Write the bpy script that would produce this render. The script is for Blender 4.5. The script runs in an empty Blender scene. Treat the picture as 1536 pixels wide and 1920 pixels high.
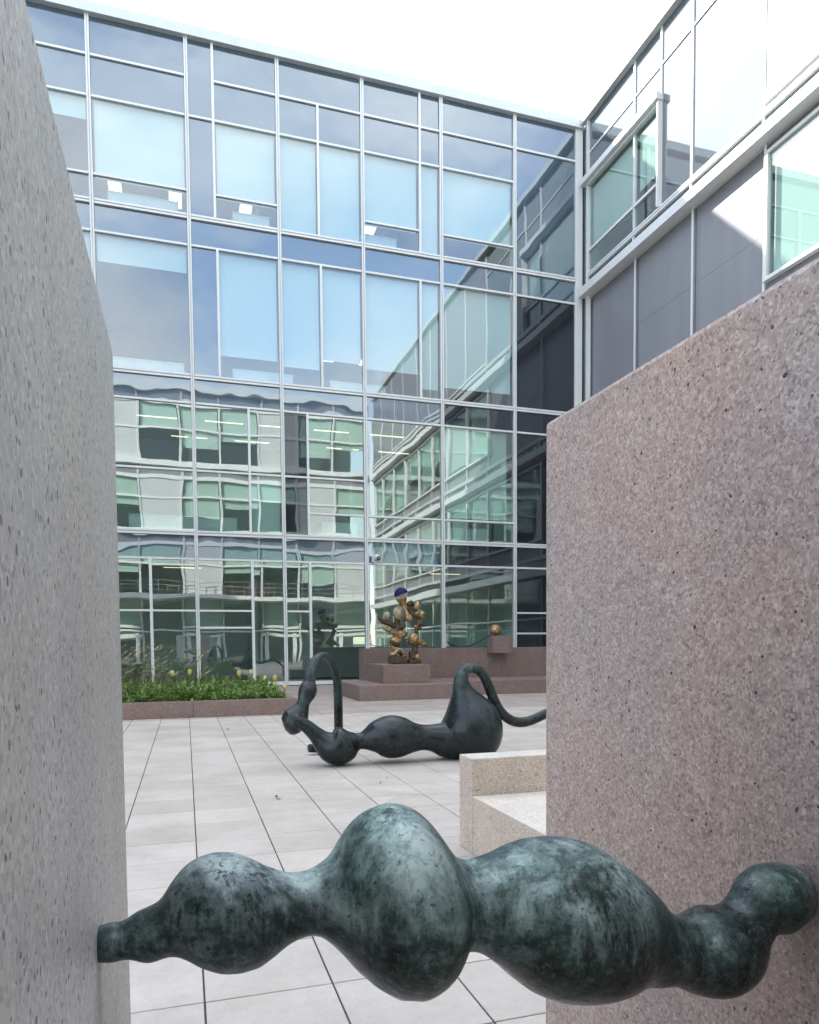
import bpy, bmesh, math, random
from mathutils import Vector, Matrix, noise
random.seed(7)
scn = bpy.context.scene
R = math.radians

# ---------------------------------------------------------------- camera
cam_d = bpy.data.cameras.new('camera'); cam = bpy.data.objects.new('camera', cam_d)
scn.collection.objects.link(cam); scn.camera = cam
cam_d.sensor_fit = 'HORIZONTAL'; cam_d.sensor_width = 36.0
cam_d.lens = 36.0 * 1392.31 / 1536.0
cam_d.shift_x = -38.89 / 1536.0
cam_d.shift_y = 316.34 / 1536.0
cam_d.clip_start = 0.03; cam_d.clip_end = 2000
yaw, pitch, roll = R(18.2066), R(-2.8722), R(-0.378)
fw = Vector((math.sin(yaw) * math.cos(pitch), math.cos(yaw) * math.cos(pitch), math.sin(pitch)))
rt = Vector((math.cos(yaw), -math.sin(yaw), 0)); up = rt.cross(fw)
r2 = math.cos(roll) * rt + math.sin(roll) * up
u2 = -math.sin(roll) * rt + math.cos(roll) * up
cam.matrix_world = Matrix(((r2.x, u2.x, -fw.x, 0.0), (r2.y, u2.y, -fw.y, 0.0), (r2.z, u2.z, -fw.z, 1.6), (0, 0, 0, 1)))

# ---------------------------------------------------------------- sky, sun, exposure
sun_dir = Vector((-1.0, 1.0, 1.0)).normalized()          # towards the sun
elev = math.asin(sun_dir.z); az = math.atan2(sun_dir.x, sun_dir.y)
world = bpy.data.worlds.new('World'); scn.world = world; world.use_nodes = True
wn = world.node_tree; wn.nodes.clear()
def N(t, typ, **kw):
    n = t.nodes.new(typ)
    for k, v in kw.items():
        if k.startswith('_'): setattr(n, k[1:], v)
    return n
out = N(wn, 'ShaderNodeOutputWorld'); bg = N(wn, 'ShaderNodeBackground')
sky = N(wn, 'ShaderNodeTexSky'); sky.sky_type = 'NISHITA'; sky.sun_disc = False
sky.sun_elevation = elev; sky.sun_rotation = az
sky.air_density = 1.0; sky.dust_density = 0.5; sky.ozone_density = 1.5
tc = N(wn, 'ShaderNodeTexCoord'); mp = N(wn, 'ShaderNodeMapping'); mp.inputs['Scale'].default_value = (1, 1, 2.2)
mp.inputs['Location'].default_value = (0.3, 0.1, 0.0)
cl = N(wn, 'ShaderNodeTexNoise'); cl.inputs['Scale'].default_value = 1.7; cl.inputs['Detail'].default_value = 7; cl.inputs['Roughness'].default_value = 0.55
cr = N(wn, 'ShaderNodeValToRGB'); cr.color_ramp.elements[0].position = 0.43; cr.color_ramp.elements[1].position = 0.66
cr.color_ramp.elements[0].color = (0.15,) * 3 + (1,); cr.color_ramp.elements[1].color = (0.9,) * 3 + (1,)
mx = N(wn, 'ShaderNodeMix'); mx.data_type = 'RGBA'
# thin cloud layer, evenly lit with the usual overcast distribution (1 + 2 sin h) / 3, the same all round
sx = N(wn, 'ShaderNodeSeparateXYZ'); lm = N(wn, 'ShaderNodeMath'); lm.operation = 'MULTIPLY_ADD'; lm.inputs[1].default_value = 2.0; lm.inputs[2].default_value = 1.0
lz = N(wn, 'ShaderNodeMath'); lz.operation = 'MAXIMUM'; lz.inputs[1].default_value = 0.0
cmb = N(wn, 'ShaderNodeVectorMath'); cmb.operation = 'SCALE'; cmb.inputs[0].default_value = (2.78, 2.72, 2.66)
L = wn.links.new
L(tc.outputs['Generated'], mp.inputs['Vector']); L(mp.outputs['Vector'], cl.inputs['Vector']); L(cl.outputs['Fac'], cr.inputs['Fac'])
L(tc.outputs['Generated'], sx.inputs[0]); L(sx.outputs[2], lz.inputs[0]); L(lz.outputs[0], lm.inputs[0]); L(lm.outputs[0], cmb.inputs['Scale'])
L(cr.outputs['Color'], mx.inputs['Factor']); L(sky.outputs['Color'], mx.inputs[6]); L(cmb.outputs[0], mx.inputs[7])
L(mx.outputs[2], bg.inputs['Color']); L(bg.outputs[0], out.inputs['Surface'])
bg.inputs['Strength'].default_value = 0.15
sun_d = bpy.data.lights.new('sun', 'SUN'); sun_d.energy = 2.0; sun_d.angle = R(1.0); sun_d.color = (1.0, 0.95, 0.88)
sun = bpy.data.objects.new('sun', sun_d); scn.collection.objects.link(sun)
sun.rotation_euler = sun_dir.to_track_quat('Z', 'Y').to_euler()
scn.view_settings.view_transform = 'Standard'; scn.view_settings.look = 'None'; scn.view_settings.gamma = 1
scn.view_settings.exposure = 1.98
scn.render.engine = 'CYCLES'
scn.cycles.caustics_reflective = False; scn.cycles.caustics_refractive = False
scn.cycles.max_bounces = 7; scn.cycles.diffuse_bounces = 3; scn.cycles.glossy_bounces = 4; scn.cycles.transparent_max_bounces = 16; scn.cycles.sample_clamp_indirect = 6
COL = scn.collection

# ---------------------------------------------------------------- object helpers
def tag(o, label=None, cat=None, group=None, kind=None):
    if label: o['label'] = label
    if cat: o['category'] = cat
    if group: o['group'] = group
    if kind: o['kind'] = kind
    return o
def link(name, me, parent=None, mat=None):
    o = bpy.data.objects.new(name, me); COL.objects.link(o)
    if mat is not None and not me.materials: me.materials.append(mat)
    if parent is not None:
        o.parent = parent; o.matrix_parent_inverse = Matrix.Translation(-parent.location)
    return o
def thing(name, label, cat, loc=(0, 0, 0), group=None):
    o = bpy.data.objects.new(name, None); COL.objects.link(o); o.location = loc; o.empty_display_size = 0.2
    return tag(o, label, cat, group)
_bc = {}
def box_me(sx, sy, sz, mat, bev=0.0):
    key = (round(sx, 3), round(sy, 3), round(sz, 3), mat.name, bev)
    if key in _bc: return _bc[key]
    bm = bmesh.new(); bmesh.ops.create_cube(bm, size=1.0)
    bmesh.ops.scale(bm, vec=(sx, sy, sz), verts=bm.verts)
    if bev > 0: bmesh.ops.bevel(bm, geom=bm.edges[:] , offset=bev, segments=2, affect='EDGES', profile=0.5)
    me = bpy.data.meshes.new('box'); bm.to_mesh(me); bm.free(); me.materials.append(mat); _bc[key] = me
    return me
def box(name, mat, parent, x0, x1, y0, y1, z0, z1, bev=0.0):
    o = link(name, box_me(x1 - x0, y1 - y0, z1 - z0, mat, bev), parent)
    o.location = ((x0 + x1) / 2, (y0 + y1) / 2, (z0 + z1) / 2)
    return o
class MB:
    """collects faces for one mesh"""
    def __init__(s): s.v = []; s.f = []
    def box(s, x0, x1, y0, y1, z0, z1):
        b = len(s.v); s.v += [(x, y, z) for x in (x0, x1) for y in (y0, y1) for z in (z0, z1)]
        s.f += [tuple(b + i for i in q) for q in ((0, 1, 3, 2), (4, 6, 7, 5), (0, 4, 5, 1), (2, 3, 7, 6), (0, 2, 6, 4), (1, 5, 7, 3))]
    def tube(s, pts, rad, n=10, cap=True, tang=None):
        pts = [Vector(p) for p in pts]; b0 = len(s.v); prev = None
        for i, p in enumerate(pts):
            t = (pts[min(i + 1, len(pts) - 1)] - pts[max(i - 1, 0)])
            t = t.normalized() if t.length > 1e-9 else Vector((0, 0, 1))
            if tang: t = tang[i]
            if prev is None:
                a = Vector((0, 0, 1)) if abs(t.z) < 0.9 else Vector((1, 0, 0)); nrm = (a - t * a.dot(t)).normalized()
            else: nrm = (prev - t * prev.dot(t)).normalized()
            prev = nrm; bn = t.cross(nrm); r = rad[i] if hasattr(rad, '__len__') else rad
            s.v += [tuple(p + (nrm * math.cos(2 * math.pi * k / n) + bn * math.sin(2 * math.pi * k / n)) * r) for k in range(n)]
        for i in range(len(pts) - 1):
            for k in range(n):
                a = b0 + i * n + k; c = b0 + i * n + (k + 1) % n
                s.f.append((a, c, c + n, a + n))
        if cap:
            s.f.append(tuple(b0 + k for k in reversed(range(n)))); e = b0 + (len(pts) - 1) * n
            s.f.append(tuple(e + k for k in range(n)))
    def quad(s, *p):
        b = len(s.v); s.v += [tuple(q) for q in p]; s.f.append(tuple(range(b, b + len(p))))
    def ball(s, c, r, nu=16, nv=10, rot=None):
        if not hasattr(r, '__len__'): r = (r, r, r)
        b = len(s.v)
        for j in range(nv + 1):
            th = math.pi * j / nv
            for i in range(nu):
                ph = 2 * math.pi * i / nu
                q = Vector((r[0] * math.sin(th) * math.cos(ph), r[1] * math.sin(th) * math.sin(ph), r[2] * math.cos(th)))
                if rot is not None: q = rot @ q
                s.v.append(tuple(q + Vector(c)))
        for j in range(nv):
            for i in range(nu):
                s.f.append((b + j * nu + i, b + (j + 1) * nu + i, b + (j + 1) * nu + (i + 1) % nu, b + j * nu + (i + 1) % nu))
    def mesh(s, name, mat, smooth=False):
        me = bpy.data.meshes.new(name); me.from_pydata(s.v, [], s.f); me.validate(); me.update()
        me.materials.append(mat)
        if smooth: me.polygons.foreach_set('use_smooth', [True] * len(me.polygons))
        return me
    def build(s, name, mat, parent=None, smooth=False): return link(name, s.mesh(name, mat, smooth), parent)
def spline(P, sub=6):
    """Catmull-Rom through tuples of any length"""
    o = []; n = len(P)
    for i in range(n - 1):
        p0, p1, p2, p3 = P[max(i - 1, 0)], P[i], P[i + 1], P[min(i + 2, n - 1)]
        for k in range(sub):
            t = k / sub
            o.append(tuple(0.5 * (2 * b + (c - a) * t + (2 * a - 5 * b + 4 * c - d) * t * t + (3 * b - a - 3 * c + d) * t ** 3) for a, b, c, d in zip(p0, p1, p2, p3)))
    o.append(tuple(P[-1])); return o

# ---------------------------------------------------------------- materials
def newmat(name):
    m = bpy.data.materials.new(name); m.use_nodes = True; t = m.node_tree; t.nodes.clear()
    o = N(t, 'ShaderNodeOutputMaterial'); return m, t, o
def prin(t, o, rough=0.5, metal=0.0, color=(0.5, 0.5, 0.5), spec=0.5):
    p = N(t, 'ShaderNodeBsdfPrincipled'); p.inputs['Roughness'].default_value = rough; p.inputs['Metallic'].default_value = metal
    p.inputs['Base Color'].default_value = (*color, 1); p.inputs['Specular IOR Level'].default_value = spec
    t.links.new(p.outputs[0], o.inputs['Surface']); return p
def noise_n(t, vec, scale, detail=4, rough=0.5, dist=0.0):
    n = N(t, 'ShaderNodeTexNoise'); n.inputs['Scale'].default_value = scale; n.inputs['Detail'].default_value = detail
    n.inputs['Roughness'].default_value = rough; n.inputs['Distortion'].default_value = dist
    if vec is not None: t.links.new(vec, n.inputs['Vector'])
    return n.outputs['Fac']
def ramp(t, fac, stops):
    r = N(t, 'ShaderNodeValToRGB'); e = r.color_ramp.elements
    while len(e) < len(stops): e.new(0.5)
    for el, (p, c) in zip(e, stops):
        el.position = p; el.color = (*c, 1) if len(c) == 3 else c
    t.links.new(fac, r.inputs['Fac']); return r.outputs['Color']
def mixc(t, fac, a, b, mode='MIX'):
    m = N(t, 'ShaderNodeMix'); m.data_type = 'RGBA'; m.blend_type = mode
    for s, v in ((m.inputs['Factor'], fac), (m.inputs[6], a), (m.inputs[7], b)):
        if hasattr(v, 'is_linked'): t.links.new(v, s)
        elif isinstance(v, (int, float)): s.default_value = v if s.type == 'VALUE' else (v, v, v, 1)
        else: s.default_value = (*v, 1)
    return m.outputs[2]
def math_n(t, op, a, b=None, c=None, clamp=False):
    m = N(t, 'ShaderNodeMath'); m.operation = op; m.use_clamp = clamp
    for i, v in enumerate((a, b, c)):
        if v is None: continue
        if hasattr(v, 'is_linked'): t.links.new(v, m.inputs[i])
        else: m.inputs[i].default_value = v
    return m.outputs[0]
def bump(t, p, h, strength, dist):
    b = N(t, 'ShaderNodeBump'); b.inputs['Strength'].default_value = strength; b.inputs['Distance'].default_value = dist
    t.links.new(h, b.inputs['Height']); t.links.new(b.outputs[0], p.inputs['Normal']); return b
def pos(t):  # world position
    return N(t, 'ShaderNodeNewGeometry').outputs['Position']
def objc(t): return N(t, 'ShaderNodeTexCoord').outputs['Object']
def mapv(t, v, scale=(1, 1, 1), loc=(0, 0, 0), rot=(0, 0, 0)):
    m = N(t, 'ShaderNodeMapping'); m.inputs['Scale'].default_value = scale; m.inputs['Location'].default_value = loc; m.inputs['Rotation'].default_value = rot
    t.links.new(v, m.inputs['Vector']); return m.outputs[0]
def simple(name, col, rough=0.5, metal=0.0, var=0.06, scale=3.0, spec=0.5, fine=60.0, streak=None):
    m, t, o = newmat(name); p = prin(t, o, rough, metal, col, spec)
    v = pos(t)
    if streak: v = mapv(t, v, (streak, streak, streak * 0.12))
    a = noise_n(t, v, scale, 5); b = noise_n(t, v, fine, 2)
    s = math_n(t, 'ADD', math_n(t, 'MULTIPLY', a, 0.7), math_n(t, 'MULTIPLY', b, 0.3))
    k = ramp(t, s, [(0.3, (1 - 2 * var,) * 3), (0.7, (1 + 0.0,) * 3)])
    t.links.new(mixc(t, 1.0, k, col, 'MULTIPLY'), p.inputs['Base Color']); return m

def schlick(t, base_fac):
    g_ = N(t, 'ShaderNodeNewGeometry'); d = N(t, 'ShaderNodeVectorMath'); d.operation = 'DOT_PRODUCT'
    t.links.new(g_.outputs['Incoming'], d.inputs[0]); t.links.new(g_.outputs['Normal'], d.inputs[1])
    c = math_n(t, 'SUBTRACT', 1.0, math_n(t, 'ABSOLUTE', d.outputs['Value']), None, True)
    return math_n(t, 'MULTIPLY_ADD', math_n(t, 'POWER', c, 5.0), 1 - base_fac, base_fac, True)
def glass_mat(name, tint, base_fac, wob, rough=0.0, refl=(1, 1, 1)):
    m, t, o = newmat(name)
    gl = N(t, 'ShaderNodeBsdfGlossy'); gl.inputs['Roughness'].default_value = rough; gl.inputs['Color'].default_value = (*refl, 1)
    tr = N(t, 'ShaderNodeBsdfTransparent'); tr.inputs['Color'].default_value = (*tint, 1)
    fac = schlick(t, base_fac)
    mx = N(t, 'ShaderNodeMixShader'); t.links.new(fac, mx.inputs[0]); t.links.new(tr.outputs[0], mx.inputs[1]); t.links.new(gl.outputs[0], mx.inputs[2])
    oi = N(t, 'ShaderNodeObjectInfo'); va = N(t, 'ShaderNodeVectorMath'); va.operation = 'MULTIPLY_ADD'
    va.inputs[1].default_value = (1, 1, 1)
    sc = N(t, 'ShaderNodeVectorMath'); sc.operation = 'SCALE'; sc.inputs[0].default_value = (37, 53, 71); t.links.new(oi.outputs['Random'], sc.inputs['Scale'])
    t.links.new(objc(t), va.inputs[0]); t.links.new(sc.outputs[0], va.inputs[2])
    h = noise_n(t, va.outputs[0], 0.55, 1.0, 0.4)
    b = N(t, 'ShaderNodeBump'); b.inputs['Strength'].default_value = 1.0; b.inputs['Distance'].default_value = wob
    t.links.new(h, b.inputs['Height']); t.links.new(b.outputs[0], gl.inputs['Normal'])
    t.links.new(mx.outputs[0], o.inputs['Surface']); return m
def spandrel_mat(name, col, base_fac, wob, rough=0.0):
    m, t, o = newmat(name)
    gl = N(t, 'ShaderNodeBsdfGlossy'); gl.inputs['Color'].default_value = (0.86, 0.96, 1.0, 1); gl.inputs['Roughness'].default_value = rough
    df = N(t, 'ShaderNodeBsdfDiffuse'); df.inputs['Color'].default_value = (*col, 1)
    fac = schlick(t, base_fac)
    mx = N(t, 'ShaderNodeMixShader'); t.links.new(fac, mx.inputs[0]); t.links.new(df.outputs[0], mx.inputs[1]); t.links.new(gl.outputs[0], mx.inputs[2])
    oi = N(t, 'ShaderNodeObjectInfo'); sc = N(t, 'ShaderNodeVectorMath'); sc.operation = 'SCALE'; sc.inputs[0].default_value = (37, 53, 71)
    t.links.new(oi.outputs['Random'], sc.inputs['Scale']); va = N(t, 'ShaderNodeVectorMath'); va.operation = 'ADD'
    t.links.new(objc(t), va.inputs[0]); t.links.new(sc.outputs[0], va.inputs[1])
    h = noise_n(t, va.outputs[0], 0.8, 1.0, 0.4)
    b = N(t, 'ShaderNodeBump'); b.inputs['Strength'].default_value = 1.0; b.inputs['Distance'].default_value = wob
    t.links.new(h, b.inputs['Height']); t.links.new(b.outputs[0], gl.inputs['Normal'])
    t.links.new(mx.outputs[0], o.inputs['Surface']); return m

def stone_mat(name, base, light, dark, pit=0.5, warm=(1.06, 0.98, 0.9), cool=(0.93, 1.0, 1.02), chip=95.0, rough=0.55, spec=0.5, pitscale=52.0, drip=None, pitcol=0.16, c2mix=0.4):
    m, t, o = newmat(name); p = prin(t, o, rough, 0, base, spec); v = pos(t)
    w = N(t, 'ShaderNodeTexNoise'); w.inputs['Scale'].default_value = 60; t.links.new(v, w.inputs['Vector'])
    wv = N(t, 'ShaderNodeVectorMath'); wv.operation = 'MULTIPLY_ADD'; wv.inputs[1].default_value = (0.012,) * 3
    t.links.new(w.outputs['Color'], wv.inputs[0]); t.links.new(v, wv.inputs[2])
    vo = N(t, 'ShaderNodeTexVoronoi'); vo.inputs['Scale'].default_value = chip; t.links.new(wv.outputs[0], vo.inputs['Vector'])
    sep = N(t, 'ShaderNodeSeparateColor'); t.links.new(vo.outputs['Color'], sep.inputs[0])
    c = ramp(t, sep.outputs['Red'], [(0.0, dark), (0.3, base), (0.62, base), (0.85, light), (1.0, tuple(x * 1.15 for x in light))])
    v2 = N(t, 'ShaderNodeTexVoronoi'); v2.inputs['Scale'].default_value = chip * 0.42; t.links.new(wv.outputs[0], v2.inputs['Vector'])
    s2 = N(t, 'ShaderNodeSeparateColor'); t.links.new(v2.outputs['Color'], s2.inputs[0])
    c2 = ramp(t, s2.outputs['Green'], [(0.0, tuple(x * .72 for x in base)), (0.3, base), (0.75, base), (1.0, light)])
    c = mixc(t, c2mix, c, c2)
    big = noise_n(t, v, 1.6, 5, 0.6)
    c = mixc(t, 1.0, c, ramp(t, big, [(0.3, cool), (0.7, warm)]), 'MULTIPLY')
    st = noise_n(t, mapv(t, v, (1, 1, 0.35)), 4.0, 5, 0.6)
    c = mixc(t, 1.0, c, ramp(t, st, [(0.25, (0.86,) * 3), (0.65, (1.03,) * 3)]), 'MULTIPLY')
    v3 = N(t, 'ShaderNodeTexVoronoi'); v3.inputs['Scale'].default_value = pitscale; t.links.new(mapv(t, wv.outputs[0], loc=(3, 5, 7)), v3.inputs['Vector'])
    s3 = N(t, 'ShaderNodeSeparateColor'); t.links.new(v3.outputs['Color'], s3.inputs[0])
    near = math_n(t, 'LESS_THAN', v3.outputs['Distance'], math_n(t, 'MULTIPLY', s3.outputs['Green'], 0.36))
    sel = math_n(t, 'GREATER_THAN', s3.outputs['Red'], 1.0 - 0.22 * pit)
    pm = math_n(t, 'MULTIPLY', near, sel)
    c = mixc(t, pm, c, mixc(t, s3.outputs['Blue'], tuple(x * pitcol for x in base), tuple(x * min(pitcol * 2.2, 0.7) for x in base))); t.links.new(c, p.inputs['Base Color'])
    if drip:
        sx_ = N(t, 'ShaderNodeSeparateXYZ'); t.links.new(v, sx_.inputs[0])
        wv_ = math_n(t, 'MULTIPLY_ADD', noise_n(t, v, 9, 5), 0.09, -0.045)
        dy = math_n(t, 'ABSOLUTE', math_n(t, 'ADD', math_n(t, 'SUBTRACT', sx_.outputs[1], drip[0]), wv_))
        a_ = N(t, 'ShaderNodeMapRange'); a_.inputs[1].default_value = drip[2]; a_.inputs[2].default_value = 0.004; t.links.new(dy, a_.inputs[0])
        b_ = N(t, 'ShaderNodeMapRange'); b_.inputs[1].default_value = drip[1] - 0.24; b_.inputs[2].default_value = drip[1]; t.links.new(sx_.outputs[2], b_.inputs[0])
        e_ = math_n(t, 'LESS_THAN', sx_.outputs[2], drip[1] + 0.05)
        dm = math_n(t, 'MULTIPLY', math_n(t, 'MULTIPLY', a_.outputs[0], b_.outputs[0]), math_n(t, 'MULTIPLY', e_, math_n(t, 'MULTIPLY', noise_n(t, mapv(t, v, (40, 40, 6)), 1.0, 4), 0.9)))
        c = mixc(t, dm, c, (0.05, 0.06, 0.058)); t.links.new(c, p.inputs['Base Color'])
    h = math_n(t, 'SUBTRACT', math_n(t, 'MULTIPLY', noise_n(t, v, 160, 3), 0.35), pm)
    h = math_n(t, 'ADD', h, math_n(t, 'MULTIPLY', sep.outputs['Blue'], 0.25))
    bump(t, p, h, 0.55, 0.0022); return m

def patina_mat(name, dark, mid, pale, blue, amount, rough=0.4, zlow=0.9, zhigh=1.35, streak=True):
    m, t, o = newmat(name); p = prin(t, o, rough, 0.35, dark, 0.5); v = pos(t)
    a = noise_n(t, v, 5.5, 8, 0.68, 0.6); b = noise_n(t, v, 34, 6, 0.7, 0.4)
    s = noise_n(t, mapv(t, v, (26, 26, 5), rot=(0.25, 0.2, 0.5)), 1.0, 6, 0.7, 0.8)
    xyz = N(t, 'ShaderNodeSeparateXYZ'); t.links.new(v, xyz.inputs[0])
    hz = N(t, 'ShaderNodeMapRange'); hz.inputs[1].default_value = zlow; hz.inputs[2].default_value = zhigh; hz.inputs[3].default_value = -0.08; hz.inputs[4].default_value = 0.13
    t.links.new(xyz.outputs[2], hz.inputs[0])
    f = math_n(t, 'ADD', math_n(t, 'MULTIPLY', a, 0.55), math_n(t, 'MULTIPLY', b, 0.22))
    f = math_n(t, 'ADD', f, math_n(t, 'MULTIPLY', s, 0.28)); f = math_n(t, 'ADD', f, hz.outputs[0])
    f = math_n(t, 'MULTIPLY_ADD', math_n(t, 'SUBTRACT', f, 0.53), 1.9, 0.525 + amount)
    c = ramp(t, f, [(0.36, dark), (0.48, tuple(x * 0.6 for x in mid)), (0.57, mid), (0.68, blue), (0.84, pale)])
    g = noise_n(t, mapv(t, v, loc=(9, 2, 4)), 3.0, 5, 0.6)
    c = mixc(t, ramp(t, g, [(0.45, (0, 0, 0)), (0.62, (0.55,) * 3)]), c, mixc(t, 1.0, c, (0.85, 1.15, 0.95), 'MULTIPLY'))
    k1 = noise_n(t, mapv(t, v, (60, 60, 9), rot=(0.15, -0.3, 0.4)), 1.0, 5, 0.65, 1.2); k2 = noise_n(t, mapv(t, v, loc=(4, 7, 1)), 7.0, 3, 0.6)
    km = math_n(t, 'MULTIPLY', ramp(t, k1, [(0.50, (0, 0, 0)), (0.60, (1, 1, 1))]), ramp(t, k2, [(0.50, (0, 0, 0)), (0.60, (0.85,) * 3)]))
    c = mixc(t, km, c, dark)
    sp_ = noise_n(t, v, 75, 6, 0.8); c = mixc(t, ramp(t, sp_, [(0.50, (0, 0, 0)), (0.72, (0.30,) * 3)]), c, pale if streak else blue)
    c = mixc(t, ramp(t, noise_n(t, mapv(t, v, loc=(1, 1, 9)), 90, 4, 0.7), [(0.55, (0, 0, 0)), (0.68, (0.7,) * 3)]), c, dark)
    t.links.new(c, p.inputs['Base Color'])
    rr = ramp(t, f, [(0.4, (rough - 0.08,) * 3), (0.75, (0.62,) * 3)]); t.links.new(rr, p.inputs['Roughness'])
    bump(t, p, math_n(t, 'ADD', b, math_n(t, 'MULTIPLY', s, 0.6)), 0.25, 0.003); return m

def slab_mat(name, col, cell, off, var=0.1):
    m, t, o = newmat(name); p = prin(t, o, 0.72, 0, col, 0.35); v = pos(t)
    sn = N(t, 'ShaderNodeVectorMath'); sn.operation = 'SUBTRACT'; sn.inputs[1].default_value = off; t.links.new(v, sn.inputs[0])
    dv = N(t, 'ShaderNodeVectorMath'); dv.operation = 'DIVIDE'; dv.inputs[1].default_value = (cell, cell, 1000); t.links.new(sn.outputs[0], dv.inputs[0])
    fl = N(t, 'ShaderNodeVectorMath'); fl.operation = 'FLOOR'; t.links.new(dv.outputs[0], fl.inputs[0])
    wn_ = N(t, 'ShaderNodeTexWhiteNoise'); t.links.new(fl.outputs[0], wn_.inputs['Vector'])
    k = ramp(t, wn_.outputs['Value'], [(0, (1 - var, 1 - var, 1 - var * 1.1)), (1, (1.0, 1.0, 1.0))])
    c = mixc(t, 1.0, k, col, 'MULTIPLY')
    st = noise_n(t, v, 1.3, 7, 0.65); c = mixc(t, 1.0, c, ramp(t, st, [(0.3, (0.80, 0.79, 0.78)), (0.6, (1, 1, 1))]), 'MULTIPLY')
    s2 = noise_n(t, v, 14, 6, 0.7); c = mixc(t, 1.0, c, ramp(t, s2, [(0.3, (0.93,) * 3), (0.6, (1.02,) * 3)]), 'MULTIPLY')
    fn = noise_n(t, v, 420, 2, 0.6); c = mixc(t, 1.0, c, ramp(t, fn, [(0.32, (0.78,) * 3), (0.5, (1, 1, 1)), (0.7, (1.08,) * 3)]), 'MULTIPLY')
    gv = N(t, 'ShaderNodeTexVoronoi'); gv.inputs['Scale'].default_value = 2.6; t.links.new(v, gv.inputs['Vector'])
    gs = N(t, 'ShaderNodeSeparateColor'); t.links.new(gv.outputs['Color'], gs.inputs[0])
    gm = math_n(t, 'MULTIPLY', math_n(t, 'LESS_THAN', gv.outputs['Distance'], math_n(t, 'MULTIPLY', gs.outputs['Green'], 0.045)), math_n(t, 'GREATER_THAN', gs.outputs['Red'], 0.55))
    c = mixc(t, math_n(t, 'MULTIPLY', gm, 0.55), c, (0.14, 0.13, 0.12))
    t.links.new(c, p.inputs['Base Color']); bump(t, p, fn, 0.3, 0.0015); return m

MAT = {}
MAT['white'] = simple('white_aluminium', (0.84, 0.85, 0.825), 0.38, 0, 0.04, 1.5)
MAT['cornice'] = simple('cornice_aluminium', (0.66, 0.70, 0.69), 0.4, 0, 0.06, 1.0, 0.5, 12.0, 2.0)
MAT['gasket'] = simple('black_gasket', (0.02, 0.02, 0.022), 0.6)
MAT['glass'] = glass_mat('vision_glass', (0.88, 0.965, 0.97), 0.13, 0.0045)
MAT['glass_green'] = glass_mat('green_vision_glass', (0.87, 0.965, 0.935), 0.14, 0.004)
MAT['glass_clear'] = glass_mat('clear_glass', (0.90, 0.97, 0.94), 0.04, 0.0)
MAT['spandrel'] = spandrel_mat('grey_spandrel_glass', (0.060, 0.092, 0.128), 0.22, 0.008)
MAT['spandrel_r'] = spandrel_mat('side_spandrel_glass', (0.10, 0.108, 0.12), 0.20, 0.0015)
MAT['panel'] = simple('silver_panel', (0.30, 0.30, 0.32), 0.32, 0.0, 0.07, 1.0, 0.6, 9.0, 2.0)
MAT['panel_light'] = simple('pale_panel', (0.62, 0.63, 0.62), 0.4, 0.0, 0.05, 0.6)
MAT['glass_low'] = glass_mat('mirror_vision_glass', (0.86, 0.965, 0.94), 0.20, 0.0055)
MAT['panel_dark'] = spandrel_mat('dark_panel', (0.02, 0.022, 0.028), 0.10, 0.004, 0.02)
MAT['film'] = simple('frosted_film', (0.19, 0.235, 0.215), 0.7)
MAT['inner'] = simple('interior_plaster', (0.55, 0.55, 0.53), 0.8)
MAT['inner_dark'] = simple('interior_dark_wall', (0.16, 0.17, 0.17), 0.8)
MAT['ceil'] = simple('interior_ceiling', (0.62, 0.62, 0.60), 0.8)
MAT['carpet'] = simple('interior_carpet', (0.12, 0.12, 0.125), 0.9)
MAT['roof'] = simple('roof_membrane', (0.4, 0.4, 0.39), 0.8)
MAT['desk'] = simple('white_laminate', (0.75, 0.76, 0.75), 0.4)
MAT['wood'] = simple('warm_wood', (0.36, 0.20, 0.09), 0.5, 0, 0.2, 5)
MAT['joint'] = simple('dark_joint_sand', (0.06, 0.055, 0.05), 0.9)
MAT['ground'] = simple('ground_soil', (0.16, 0.15, 0.13), 0.9, 0, 0.2, 0.5)
MAT['soil'] = simple('planting_soil', (0.045, 0.032, 0.022), 0.95, 0, 0.3, 20)
MAT['slab'] = slab_mat('concrete_slab', (0.575, 0.525, 0.48), 0.58, (0.047, 3.41, 0), 0.13)
MAT['slab_pink'] = slab_mat('pink_concrete_slab', (0.47, 0.405, 0.365), 0.58, (0.047, 3.41, 0), 0.12)
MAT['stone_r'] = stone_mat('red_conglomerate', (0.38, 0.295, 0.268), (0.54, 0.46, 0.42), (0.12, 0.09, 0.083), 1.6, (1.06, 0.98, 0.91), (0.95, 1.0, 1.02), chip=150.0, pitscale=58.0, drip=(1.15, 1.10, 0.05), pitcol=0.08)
MAT['stone_l'] = stone_mat('lit_grey_conglomerate', (0.63, 0.615, 0.605), (0.72, 0.71, 0.70), (0.42, 0.41, 0.41), 2.6, (1.03, 1.0, 0.97), (0.97, 1, 1.01), rough=0.5, spec=0.4, chip=150.0, pitscale=78.0, drip=(1.15, 1.14, 0.055), pitcol=0.22, c2mix=0.15)  # brighter light on the left wall is put into this paler, greyer stone
MAT['stone_p'] = stone_mat('plinth_red_stone', (0.235, 0.165, 0.15), (0.31, 0.23, 0.21), (0.16, 0.11, 0.10), 0.2, chip=60)
MAT['stone_b'] = stone_mat('bench_beige_stone', (0.49, 0.415, 0.355), (0.61, 0.54, 0.465), (0.29, 0.225, 0.185), 0.5, (1.04, 0.99, 0.93), (0.98, 0.97, 0.99), chip=110)
MAT['stone_seat'] = stone_mat('bench_pale_top', (0.63, 0.575, 0.525), (0.72, 0.67, 0.62), (0.48, 0.43, 0.39), 0.15, chip=110)
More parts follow.
